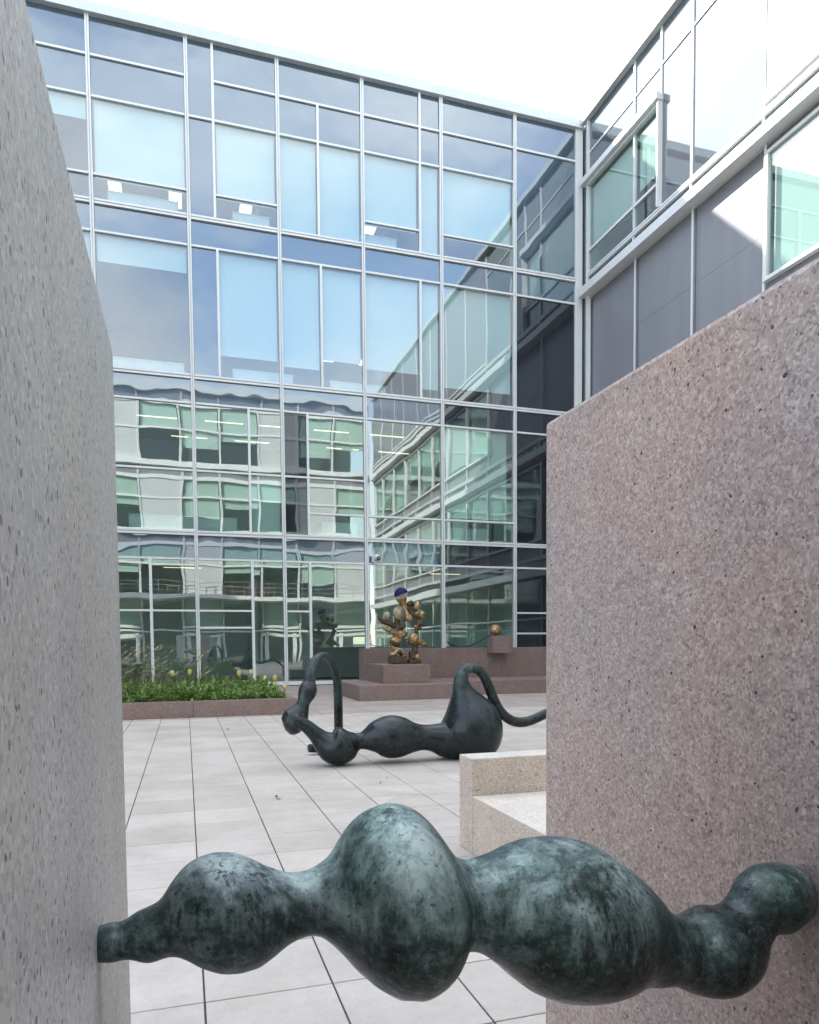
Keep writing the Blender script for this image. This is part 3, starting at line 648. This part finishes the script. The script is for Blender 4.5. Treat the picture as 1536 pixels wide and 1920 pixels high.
# ================================================================ STONE WALLS AT THE CAMERA
def slanted_block(name, label, cat, mat, x0, x1, y0, y1, z1, bev=0.016):
    o = box(name, mat, None, x0, x1, y0, y1, 0.0, z1, bev); return tag(o, label, cat)
slanted_block('stone_wall', 'tall pitted stone wall close to the camera on the left', 'wall', MAT['stone_l'], -0.62, -0.1289, -2.6, 1.694, 2.217)
slanted_block('stone_wall', 'tall reddish speckled stone wall filling the right foreground', 'wall', MAT['stone_r'], 1.17, 1.66, -2.6, 2.30, 2.342)

# ================================================================ FOREGROUND BRONZE
FRONT = [[-0.1358, 1.1563, 1.1674, 0.0254], [-0.123, 1.1563, 1.1668, 0.0272], [-0.1101, 1.1563, 1.1673, 0.0291], [-0.0971, 1.1563, 1.1676, 0.0277], [-0.0839, 1.1563, 1.1715, 0.0323], [-0.0707, 1.1563, 1.1716, 0.0386], [-0.0574, 1.1563, 1.1726, 0.0415], [-0.0439, 1.1563, 1.178, 0.0434], [-0.0301, 1.1563, 1.1898, 0.0526], [-0.0164, 1.1563, 1.1968, 0.0625], [-0.0027, 1.1563, 1.1987, 0.0725], [0.0111, 1.1563, 1.1975, 0.0806], [0.025, 1.1563, 1.196, 0.0856], [0.0389, 1.1563, 1.1942, 0.0896], [0.053, 1.1563, 1.1924, 0.0898], [0.0672, 1.1563, 1.1905, 0.0894], [0.0815, 1.1563, 1.1882, 0.0852], [0.0959, 1.1563, 1.1857, 0.0802], [0.1105, 1.1563, 1.1851, 0.072], [0.1251, 1.1563, 1.1857, 0.0639], [0.14, 1.1563, 1.1877, 0.0561], [0.1549, 1.1563, 1.1899, 0.0519], [0.17, 1.1563, 1.1918, 0.0505], [0.1852, 1.1563, 1.1937, 0.0526], [0.2005, 1.1563, 1.1931, 0.0606], [0.2158, 1.1563, 1.191, 0.0734], [0.2314, 1.1563, 1.1931, 0.0931], [0.247, 1.1563, 1.1928, 0.1128], [0.2628, 1.1563, 1.1918, 0.1279], [0.2787, 1.1563, 1.189, 0.1404], [0.2947, 1.1563, 1.186, 0.1483], [0.3109, 1.1563, 1.1828, 0.1556], [0.3272, 1.1563, 1.1806, 0.1559], [0.3436, 1.1563, 1.1763, 0.1559], [0.3602, 1.1563, 1.1723, 0.1493], [0.3769, 1.1563, 1.1671, 0.138], [0.3938, 1.1563, 1.1608, 0.1218], [0.4108, 1.1563, 1.1569, 0.1002], [0.428, 1.1563, 1.1599, 0.079], [0.4453, 1.1563, 1.1572, 0.0764], [0.4628, 1.1563, 1.1542, 0.0795], [0.4804, 1.1563, 1.1491, 0.0869], [0.4982, 1.1563, 1.1432, 0.0964], [0.5162, 1.1563, 1.137, 0.1082], [0.5343, 1.1563, 1.1321, 0.1189], [0.5526, 1.1563, 1.1263, 0.128], [0.5711, 1.1563, 1.1224, 0.135], [0.5897, 1.1563, 1.1176, 0.1398], [0.6085, 1.1563, 1.1146, 0.1426], [0.6275, 1.1563, 1.111, 0.1438], [0.6466, 1.1563, 1.1079, 0.1441], [0.666, 1.1563, 1.1038, 0.142], [0.6855, 1.1563, 1.0992, 0.1388], [0.7052, 1.1563, 1.0939, 0.1323], [0.7252, 1.1563, 1.0867, 0.1238], [0.7453, 1.1563, 1.0777, 0.1131], [0.7656, 1.1563, 1.067, 0.1005], [0.7862, 1.1563, 1.0551, 0.0883], [0.807, 1.1563, 1.0423, 0.0777], [0.8279, 1.1563, 1.0304, 0.0707], [0.868, 1.1563, 1.0193, 0.0649], [0.9048, 1.1563, 1.0121, 0.0777], [0.9485, 1.1563, 1.0082, 0.0884], [0.9896, 1.1563, 1.0197, 0.0802], [1.0194, 1.1563, 1.0482, 0.0594], [1.0385, 1.1563, 1.0701, 0.0566], [1.0599, 1.1563, 1.0838, 0.067], [1.0842, 1.1563, 1.0935, 0.0709], [1.1169, 1.1653, 1.0934, 0.0661], [1.1542, 1.1813, 1.0906, 0.0547], [1.1875, 1.1953, 1.0893, 0.0395], [1.2202, 1.2088, 1.0883, 0.0293], [1.2888, 1.2363, 1.0776, 0.0268]]
def fuse(name, tubes, mat, voxel, smooth_it, label, cat, zmin=None, wob=0.0, upright=None):
    b = MB()
    for tb in tubes:
        q = spline(tb, 4); tang = None
        if upright is not None:                       # sections stay upright across x until the limb turns upwards
            tang = []
            for i, p in enumerate(q):
                d = Vector(q[min(i + 6, len(q) - 1)][:3]) - Vector(q[max(i - 6, 0)][:3]); k = min(max((p[0] - upright) / 0.15, 0), 1)
                d.z *= k; tang.append(d.normalized())
        b.tube([p[:3] for p in q], [max(p[3], 0.004) for p in q], 36, True, tang)
    if zmin is not None: b.v = [(x, y, max(z, zmin)) for x, y, z in b.v]
    o = b.build(name, mat, None, True)
    r = o.modifiers.new('remesh', 'REMESH'); r.mode = 'VOXEL'; r.voxel_size = voxel; r.use_smooth_shade = True
    s = o.modifiers.new('smooth', 'SMOOTH'); s.factor = 0.5; s.iterations = smooth_it
    if wob:
        tx = bpy.data.textures.new('hand_worked_surface', 'CLOUDS'); tx.noise_scale = 0.09
        d = o.modifiers.new('dents', 'DISPLACE'); d.texture = tx; d.strength = wob; d.texture_coords = 'GLOBAL'
    return tag(o, label, cat)
fuse('bulbous_bronze_sculpture', [FRONT], MAT['patina'], 0.006, 5, 'green patinated bronze of swelling bulbs spanning between the two stone walls', 'sculpture', None, 0.0012, 0.72)

# ================================================================ RECLINING BRONZE
RECL = {"body": [[3.5756, 9.6, 0.2375, 0.2512], [3.3688, 9.6, 0.2752, 0.244], [3.2372, 9.6, 0.3008, 0.2044], [3.1356, 9.6, 0.3139, 0.1789], [3.0202, 9.6, 0.3219, 0.1783], [2.9056, 9.6, 0.3272, 0.2077], [2.7635, 9.6, 0.3392, 0.2667], [2.6227, 9.6, 0.3511, 0.2899], [2.5109, 9.6, 0.3535, 0.2781], [2.3998, 9.6, 0.3505, 0.2314], [2.3031, 9.6, 0.3334, 0.1717], [2.2206, 9.6, 0.3184, 0.1231], [2.1523, 9.6, 0.3109, 0.1095], [2.0841, 9.6, 0.2954, 0.1545], [2.0027, 9.6, 0.2726, 0.2179], [1.8815, 9.6, 0.2599, 0.2515], [1.7748, 9.6, 0.2705, 0.2216], [1.6828, 9.6, 0.328, 0.1525], [1.5919, 9.6, 0.4193, 0.1075], [1.4984, 9.58, 0.5096, 0.0912], [1.4085, 9.58, 0.5786, 0.0857], [1.3087, 9.6, 0.6197, 0.0986]], "head": [[1.1815, 9.72, 0.5605, 0.0785], [1.2205, 9.72, 0.5721, 0.1414], [1.2779, 9.72, 0.5882, 0.1784], [1.3385, 9.72, 0.6333, 0.1734], [1.392, 9.72, 0.7105, 0.1368], [1.4271, 9.72, 0.7753, 0.1001], [1.449, 9.72, 0.8354, 0.0843], [1.4809, 9.75, 0.9037, 0.1031], [1.5114, 9.770000000000001, 0.9732, 0.1219], [1.5276, 9.8, 1.0323, 0.1143], [1.5422, 9.82, 1.0922, 0.0879], [1.5537, 9.82, 1.1506, 0.0773], [1.5712, 9.84, 1.2162, 0.0854], [1.5984, 9.870000000000001, 1.2817, 0.0831], [1.6427, 9.92, 1.3549, 0.0794], [1.6897, 9.97, 1.4074, 0.0635], [1.7622, 10.07, 1.4377, 0.0559], [1.8409, 10.17, 1.4298, 0.055], [1.9149, 10.270000000000001, 1.3825, 0.0569], [1.9697, 10.34, 1.3041, 0.0587], [2.0154, 10.42, 1.2013, 0.0606], [2.0437, 10.47, 1.0696, 0.0623], [2.0631, 10.520000000000001, 0.9077, 0.064], [2.0761, 10.57, 0.7003, 0.0658], [2.0862, 10.620000000000001, 0.4908, 0.0661], [2.0967, 10.67, 0.3084, 0.0664], [2.092, 10.700000000000001, 0.1719, 0.0666], [2.0412, 10.72, 0.0976, 0.0651], [1.9221, 10.72, 0.0799, 0.0649], [1.7715, 10.700000000000001, 0.0902, 0.0646], [1.656, 10.67, 0.1029, 0.0643]], "blob": [[3.7825, 9.6, -0.0568, 0.0663], [3.7827, 9.6, -0.0226, 0.1901], [3.783, 9.6, 0.0593, 0.3054], [3.7762, 9.6, 0.1688, 0.3865], [3.7665, 9.6, 0.3055, 0.4308], [3.7526, 9.6, 0.4421, 0.4358], [3.7342, 9.6, 0.565, 0.4055], [3.7129, 9.6, 0.6607, 0.3538], [3.6844, 9.6, 0.7563, 0.2859], [3.6589, 9.6, 0.8382, 0.2263], [3.6348, 9.6, 0.9198, 0.1682], [3.6164, 9.6, 0.9876, 0.1317], [3.6067, 9.6, 1.0551, 0.1155], [3.6113, 9.6, 1.1222, 0.0967], [3.6317, 9.6, 1.1823, 0.0779], [3.6721, 9.6, 1.2287, 0.0752], [3.7371, 9.6, 1.2545, 0.0699], [3.8095, 9.6, 1.2506, 0.0701], [3.8747, 9.6, 1.2183, 0.0702], [3.9329, 9.6, 1.1563, 0.0703], [3.9795, 9.6, 1.0738, 0.0704], [4.032, 9.6, 0.95, 0.0705], [4.099, 9.629999999999999, 0.8232, 0.0709], [4.186, 9.66, 0.6806, 0.0712], [4.2921, 9.68, 0.5644, 0.0715], [4.4221, 9.7, 0.4851, 0.0719], [4.5596, 9.7, 0.4573, 0.0735], [4.6982, 9.7, 0.4743, 0.0724], [4.838, 9.7, 0.5213, 0.0712], [4.9944, 9.7, 0.5793, 0.07], [5.1682, 9.7, 0.616, 0.0703], [5.3599, 9.7, 0.595, 0.0706], [5.6031, 9.7, 0.442, 0.0711], [5.8337, 9.7, 0.2436, 0.0715], [6.0509, 9.7, 0.0724, 0.0719], [6.2872, 9.7, 0.0017, 0.0709]]}
fuse('reclining_bronze_sculpture', [RECL['body'], RECL['head'], RECL['blob']], MAT['bronze_dark'], 0.014, 4, 'dark bronze reclining figure of bulbs with looping tube limbs on the paving', 'sculpture', 0.004)

# ================================================================ BENCH
t = thing('stone_bench', 'beige stone bench with low back beside the red stone wall', 'bench', (3.2, 4.5, 0))
box('backrest', MAT['stone_b'], t, 2.03, 4.6, 5.185, 5.452, 0.0, 0.722, 0.006)
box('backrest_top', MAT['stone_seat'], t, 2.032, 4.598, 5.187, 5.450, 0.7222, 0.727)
box('seat', MAT['stone_b'], t, 2.033, 4.6, 3.0, 5.183, 0.0, 0.438, 0.006)
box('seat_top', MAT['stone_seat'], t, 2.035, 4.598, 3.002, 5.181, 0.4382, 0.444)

# ================================================================ PLINTHS AND WALL OF RED STONE
t = thing('stone_plinth', 'long red stone stepped plinth under the gold sculpture', 'plinth', (7, 22, 0))
box('front_step', MAT['stone_p'], t, 4.575, 7.75, 20.23, 23.59, 0.0, 0.43, 0.008)
box('side_step', MAT['stone_p'], t, 7.753, 16.2, 21.35, 23.59, 0.0, 0.435, 0.008)
ped = box('stone_pedestal', MAT['stone_p'], None, 5.492, 6.952, 21.1, 23.05, 0.432, 0.975, 0.008)
tag(ped, 'red stone pedestal block carrying the gold sculpture', 'pedestal')
wl = box('low_stone_wall', MAT['stone_p'], None, 5.49, 16.2, 23.60, 24.3, 0.0, 1.445, 0.008)
tag(wl, 'low red stone wall standing behind the stepped plinth', 'wall')
cb = box('stone_block', MAT['stone_p'], None, 9.835, 10.508, 23.1, 23.597, 1.259, 1.838, 0.006)
tag(cb, 'small red stone block projecting from the low wall under the golden ball', 'block')
b = MB(); b.ball((10.018, 23.33, 1.836 + 0.197), 0.197, 24, 16); o = b.build('golden_ball', MAT['gold'], None, True)
tag(o, 'golden ball resting on the small projecting stone block', 'ball')
b = MB(); q = spline([(9.86, 23.4, 1.86), (9.62, 23.4, 1.76), (9.36, 23.4, 1.61), (9.05, 23.4, 1.50), (8.72, 23.4, 1.475), (8.45, 23.4, 1.55), (8.28, 23.4, 1.66)], 5); b.tube(q, 0.02, 8)
tag(b.build('curved_rod', MAT['steel'], None, True), 'thin dark curved rod sticking out left of the golden ball', 'rod')

# ================================================================ GOLD ASSEMBLED SCULPTURE ON THE PEDESTAL
SY, SX0, SZ0, SK = 22.0, 5.083, 3.515, 0.001558
def sp(x, y, dy=0.0): return (SX0 + x * SK * 1.001, SY + dy, SZ0 - y * 0.0014957)
t = thing('gold_bronze_sculpture', 'arch of stacked gold bronze found shapes topped by a blue cap on the pedestal', 'sculpture', sp(850, 1680))
def piece(name, mat, pts, n=14, sub=4):
    b = MB(); q = spline([(*sp(x, y, dy), r * SK) for x, y, r, dy in pts], sub); b.tube([p[:3] for p in q], [max(p[3], .003) for p in q], n)
    return b.build(name, MAT[mat], t, True)
def lump(name, mat, x, y, rx, rz, ry=None, dy=0.0, tilt=0.0, yaw=0.0):
    b = MB(); rot = Matrix.Rotation(tilt, 3, 'Y') @ Matrix.Rotation(yaw, 3, 'Z'); b.ball(sp(x, y, dy), (rx * SK, (ry or rx) * SK, rz * SK), 20, 12, rot); return b.build(name, MAT[mat], t, True)
def block(name, mat, x0, x1, y0, y1, dy0, dy1):
    a, c = sp(x0, y1), sp(x1, y0); return box(name, MAT[mat], t, a[0], c[0], SY + dy0, SY + dy1, a[2], c[2], 0.02)
block('left_foot', 'gold_dark', 540, 868, 1535, 1690, -0.2, 0.2)
lump('foot_rubble', 'gold', 640, 1500, 110, 50, 90, -0.03, 0.3); lump('foot_rubble', 'gold_dark', 760, 1470, 60, 70, 70, 0.02, -0.3)
piece('bent_strip', 'gold_pale', [(525, 1500, 18, -.2), (600, 1490, 24, -.2), (680, 1410, 24, -.18), (760, 1400, 20, -.15), (790, 1480, 20, -.15)])
piece('ankle', 'gold', [(580, 1330, 60, 0), (640, 1370, 55, 0), (690, 1400, 75, 0), (690, 1470, 85, 0)]); lump('collar', 'gold_dark', 665, 1320, 95, 30)
lump('mushroom_disc', 'gold', 665, 1215, 140, 92, 140)
piece('lower_horn', 'gold', [(392, 905, 26, -.1), (430, 960, 42, -.1), (540, 1010, 52, -.05), (660, 1060, 64, 0), (770, 1090, 90, 0), (835, 1110, 75, 0), (860, 1130, 30, 0)])
piece('upper_horn', 'gold_dark', [(322, 690, 22, -.1), (325, 750, 38, -.1), (400, 820, 46, -.08), (520, 870, 52, -.04), (650, 920, 58, 0), (780, 940, 56, 0), (860, 930, 40, 0)])
piece('trunk', 'gold_dark', [(700, 990, 70, 0), (705, 900, 55, 0), (700, 810, 62, 0), (720, 760, 40, 0)])
lump('small_egg', 'gold_pale', 485, 708, 62, 76, 62, -.1)
b = MB(); c = Vector(sp(722, 660, -.12)); ax = Vector((0.35, -0.9, 0.25)).normalized(); b.tube([c - ax * .10, c - ax * .08, c + ax * .06, c + ax * .075, c + ax * .045], [0.12, 0.19, 0.212, 0.19, 0.16], 28); b.build('round_dish', MAT['gold_pale'], t, True)
piece('central_vase', 'gold', [(790, 335, 104, 0), (800, 370, 104, 0), (825, 450, 74, 0), (850, 540, 56, 0), (880, 640, 58, 0), (920, 730, 88, 0), (945, 790, 92, 0), (950, 812, 70, 0)], 20)
b = MB(); rot = Matrix.Rotation(R(28), 3, 'Y') @ Matrix.Rotation(R(-22), 3, 'X'); nv, nu = 10, 28; base = len(b.v); cc = Vector(sp(790, 262))
rot = Matrix.Rotation(R(-22), 3, 'Y') @ Matrix.Rotation(R(-4), 3, 'X')
prof = [(math.sin(a) * 0.215, math.cos(a) * 0.20) for a in [math.pi * .54 * k / nv for k in range(nv + 1)]] + [(0.185, 0.0), (0.15, 0.05)]
for r_, z_ in prof:
    for k in range(nu):
        a = 2 * math.pi * k / nu; b.v.append(tuple(cc + rot @ Vector((r_ * math.cos(a), r_ * math.sin(a), z_))))
for j in range(len(prof) - 1):
    for k in range(nu): b.f.append((base + j * nu + k, base + (j + 1) * nu + k, base + (j + 1) * nu + (k + 1) % nu, base + j * nu + (k + 1) % nu))
o = b.build('blue_cap', MAT['blue'], t, True); o['label'] = 'matt cobalt blue dome cap'
b = MB(); b.ball(cc + rot @ Vector((0, 0, -0.005)), (0.16, 0.16, 0.07), 20, 10, rot); o = b.build('white_lining', MAT['white_paint'], t, True); o['label'] = 'white underside of the blue cap'
b = MB(); c = Vector(sp(980, 465)); ax = Vector((0.3, -0.85, 0.2)).normalized(); b.tube([c - ax * .05, c + ax * .05, c + ax * .05, c + ax * .0], [.098, .098, .06, .055], 20); b.build('small_ring', MAT['gold_dark'], t, True)
piece('tilted_can', 'gold', [(1090, 570, 50, 0), (1110, 520, 62, 0), (1140, 450, 62, 0), (1150, 430, 48, 0)]); piece('link_bar', 'gold_dark', [(940, 560, 28, .03), (1000, 640, 32, .02), (1080, 700, 46, 0), (1190, 740, 50, 0)])
lump('amber_knob', 'gold', 1215, 680, 72, 78, 70); lump('link_joint', 'gold', 1110, 660, 48, 42)
piece('wrist', 'gold_dark', [(1150, 740, 40, 0), (1160, 800, 34, 0), (1130, 900, 44, 0), (1110, 980, 40, 0), (1090, 1060, 48, 0)]); lump('dark_knob', 'gold_dark', 1185, 860, 52, 62, 52); lump('burr', 'gold', 1100, 945, 62, 44, 50, 0, .4); lump('burr', 'gold_dark', 1165, 960, 46, 40)
b = MB(); c0 = Vector(sp(985, 1170, -.02)); tip = Vector(sp(1362, 1345, -.02)); d = (tip - c0)
q = [c0 - d * .14, c0 - d * .11, c0, c0 + d * .3, c0 + d * .65, tip]; b.tube(q, [.10, .17, .215, .155, .075, .008], 22); b.build('fan_cone', MAT['gold'], t, True)
piece('right_ankle', 'gold_dark', [(1080, 1290, 60, 0), (1070, 1360, 52, 0), (1060, 1430, 72, 0), (1065, 1520, 66, 0), (1040, 1590, 110, 0)]); lump('foot_lump', 'gold', 1090, 1560, 50, 70, 50, -.1); block('right_foot', 'gold_dark', 915, 1172, 1610, 1690, -0.18, 0.18); block('right_shin', 'gold_dark', 950, 1030, 1440, 1612, -.1, .1)

# ================================================================ SECURITY CAMERA ON THE FACADE
t = thing('security_camera', 'white dome security camera fixed to the facade above the gold sculpture', 'camera', (7.2, D - .2, 4.8))
box('mount', MAT['white_paint'], t, 7.07, 7.17, D - 0.30, D - 0.078, 4.82, 5.08, 0.01)
b = MB(); b.ball((7.24, D - .36, 4.99), 0.13, 20, 12); b.build('housing', MAT['white_paint'], t, True)
b = MB(); b.tube([(7.26, D - .42, 4.965), (7.275, D - .505, 4.94)], [.085, .075], 16); ln = b.build('lens_ring', MAT['black'], t, True)
b = MB(); b.ball((7.277, D - .505, 4.94), 0.028, 12, 8); b.build('lens', MAT['white_paint'], ln, True)

# ================================================================ PLANTER
PX0, PX1, PY0, PY1, PH = -9.0, 2.42, 17.15, 26.6, 0.36
t = thing('stone_planter', 'low red stone planter of tulips and grasses in front of the glass', 'planter', (0, PY0, 0))
n = 5; w = (PX1 - PX0) / n
for k in range(n): box('front_block', MAT['stone_p'], t, PX0 + w * k, PX0 + w * (k + 1) - 0.006, PY0, PY0 + 0.2, 0.0, PH, 0.006)
box('side_wall', MAT['stone_p'], t, PX1 - 0.2, PX1 - 0.008, PY0 + 0.202, PY1, 0.0, PH, 0.006); box('rear_wall', MAT['stone_p'], t, PX0, PX1 - .202, PY1 - .2, PY1, 0.0, PH, 0.006)
box('soil', MAT['soil'], t, PX0, PX1 - 0.21, PY0 + 0.205, PY1 - .205, 0.0, PH - 0.05)
rnd = random.Random(3)
def blade(b, x, y, z, h, lean, ang, w, n=4):
    dx, dy = math.cos(ang), math.sin(ang); px, py = -dy, dx; pts = []
    for k in range(n + 1):
        s = k / n; r_ = lean * s * s; ww = w * (1 - s) ** 0.7 * .5 + .0008
        pts.append((x + dx * r_, y + dy * r_, z + h * (s - 0.25 * s * s * lean / max(h, .01)), ww))
    i0 = len(b.v)
    for X, Y, Z, ww in pts: b.v += [(X - px * ww, Y - py * ww, Z), (X + px * ww, Y + py * ww, Z)]
    for k in range(n): b.f.append((i0 + 2 * k, i0 + 2 * k + 1, i0 + 2 * k + 3, i0 + 2 * k + 2))
    return pts[-1]
def leaf(b, c, l, w, ang, tilt):
    d = Vector((math.cos(ang) * math.cos(tilt), math.sin(ang) * math.cos(tilt), math.sin(tilt))); s = Vector((-math.sin(ang), math.cos(ang), 0)); up_ = d.cross(s)
    c = Vector(c); P = [c, c + d * l * .35 + s * w * .5 - up_ * w * .1, c + d * l * .75 + s * w * .35, c + d * l, c + d * l * .75 - s * w * .35, c + d * l * .35 - s * w * .5 - up_ * w * .1]
    mid = c + d * l * .5 + up_ * w * .12; i0 = len(b.v); b.v += [tuple(p) for p in P] + [tuple(mid)]
    for k in range(6): b.f.append((i0 + k, i0 + (k + 1) % 6, i0 + 6))
cover = MB()
for k in range(520):
    x = rnd.uniform(-4.2, PX1 - .28); y = PY0 + .25 + rnd.random() ** 1.5 * 5.5; hh = rnd.uniform(.14, .46) * (0.8 + .5 * noise.noise((x * 1.3, y, 0)))
    for q in range(rnd.randint(12, 20)):
        leaf(cover, (x + rnd.gauss(0, .09), y + rnd.gauss(0, .09), PH - .06 + rnd.random() * hh), rnd.uniform(.07, .19), rnd.uniform(.04, .10), rnd.uniform(0, 6.28), rnd.uniform(-.3, 1.1))
tag(cover.build('ground_cover', MAT['leaf']), 'low leafy green ground cover filling the red stone planter', 'plants', None, 'stuff')
gr = MB()
for k in range(2600):
    x = rnd.uniform(-4.2, PX1 - .26); 
    if rnd.random() > (0.9 if x < 0 else 0.45): continue
    y = PY0 + .3 + rnd.random() * 5; blade(gr, x, y, PH - .06, rnd.uniform(.18, .5), rnd.uniform(.03, .25), rnd.uniform(0, 6.28), rnd.uniform(.012, .026))
for k in range(500):
    x = rnd.uniform(-4.2, .9); y = PY0 + .5 + rnd.random() * 3; blade(gr, x, y, PH - .06, rnd.uniform(.5, .95), rnd.uniform(.1, .5), rnd.uniform(0, 6.28), .014)
tag(gr.build('strap_grass', MAT['grassblade']), 'green blades of grass growing among the leaves of the planter', 'grass', None, 'stuff')
fe = MB()
for k in range(200):
    x = rnd.uniform(-3.2, -.9) if k < 150 else rnd.uniform(-.9, .35); y = PY0 + .9 + rnd.random() * 2.2; h = rnd.uniform(.7, 1.4); l = rnd.uniform(.1, .5); a = rnd.uniform(-.9, .9)
    e = blade(fe, x, y, PH - .06, h, l, a, .010, 6)
    for j in range(9):
        s = j / 9; leaf(fe, (e[0] - math.cos(a) * .18 * (1 - s) + rnd.gauss(0, .006), e[1] + rnd.gauss(0, .006), e[2] - .10 * (1 - s)), .075, .026, a + rnd.uniform(-.6, .6), rnd.uniform(-.3, .8))
tag(fe.build('feather_grass', MAT['straw']), 'straw coloured feather grass plumes at the left end of the planter', 'grass', None, 'stuff')
TL = [(-.31, 18.5, .93, 'yellow tulip in front of the ground floor glass, leftmost in the planter'), (.08, 18.5, .95, 'yellow tulip second from the left in the planter'), (1.21, 18.5, .90, 'yellow tulip third from the left, standing in front of the mirrored recliner'),
      (1.50, 18.5, .92, 'yellow tulip beside the white mullion, tallest of the middle pair'), (1.82, 18.4, .77, 'pale yellow tulip left of the pair near the planter end'), (2.05, 18.4, .78, 'upper yellow tulip of the pair near the planter end'), (2.03, 18.3, .62, 'lower yellow tulip of the pair near the planter end'), (2.20, 17.7, .60, 'yellow tulip leaning over the right end of the planter')]
for x, y, z, lab in TL:
    t = thing('tulip', lab, 'flower', (x, y, PH - .06), 'yellow tulips in the planter')
    b = MB(); q = spline([(x - .03, y, PH - .06), (x - .02, y, (z + PH) / 2), (x, y, z - .05)], 4); b.tube(q, .007, 6); b.build('stem', MAT['leaf'], t, True)
    b = MB()
    for k in range(3): blade(b, x - .03, y, PH - .06, rnd.uniform(.22, .34), .1, rnd.uniform(0, 6.28), .05, 5)
    b.build('leaf', MAT['leaf'], t)
    b = MB(); prof = [(.012, -.065), (.040, -.040), (.052, 0.0), (.045, .045), (.028, .075)]; 
    for r_, dz in prof:
        for k in range(12):
            a = k / 12 * 6.283; rr = r_ * (1 + .12 * math.cos(3 * a)); b.v.append((x + rr * math.cos(a), y + rr * math.sin(a), z + dz + (.012 * math.cos(3 * a) if dz > .05 else 0)))
    for j in range(4):
        for k in range(12): b.f.append((j * 12 + k, j * 12 + (k + 1) % 12, (j + 1) * 12 + (k + 1) % 12, (j + 1) * 12 + k))
    b.build('flower_head', MAT['tulip'], t, True)

# ================================================================ SMALL LITTER ON THE PAVING
for x, y, s, lab in ((0.86, 7.75, .035, 'small dark dry leaf lying alone on the pale slabs left of centre'), (2.1, 8.22, .022, 'dry leaf crumb on the slabs below the middle bulb of the recliner'), (2.25, 8.5, .016, 'tiny leaf crumb just behind the other crumb below the recliner'), (0.72, 14.4, .03, 'small dry leaf on the slabs in front of the planter')):
    b = MB(); leaf(b, (x, y, .006), s * 2, s, rnd.uniform(0, 6), .12); leaf(b, (x, y + s * .2, .012), s * 1.4, s * .8, rnd.uniform(0, 6), .4)
    tag(b.build('fallen_leaf', MAT['leafdry']), lab, 'leaf', 'dry leaves on the paving')
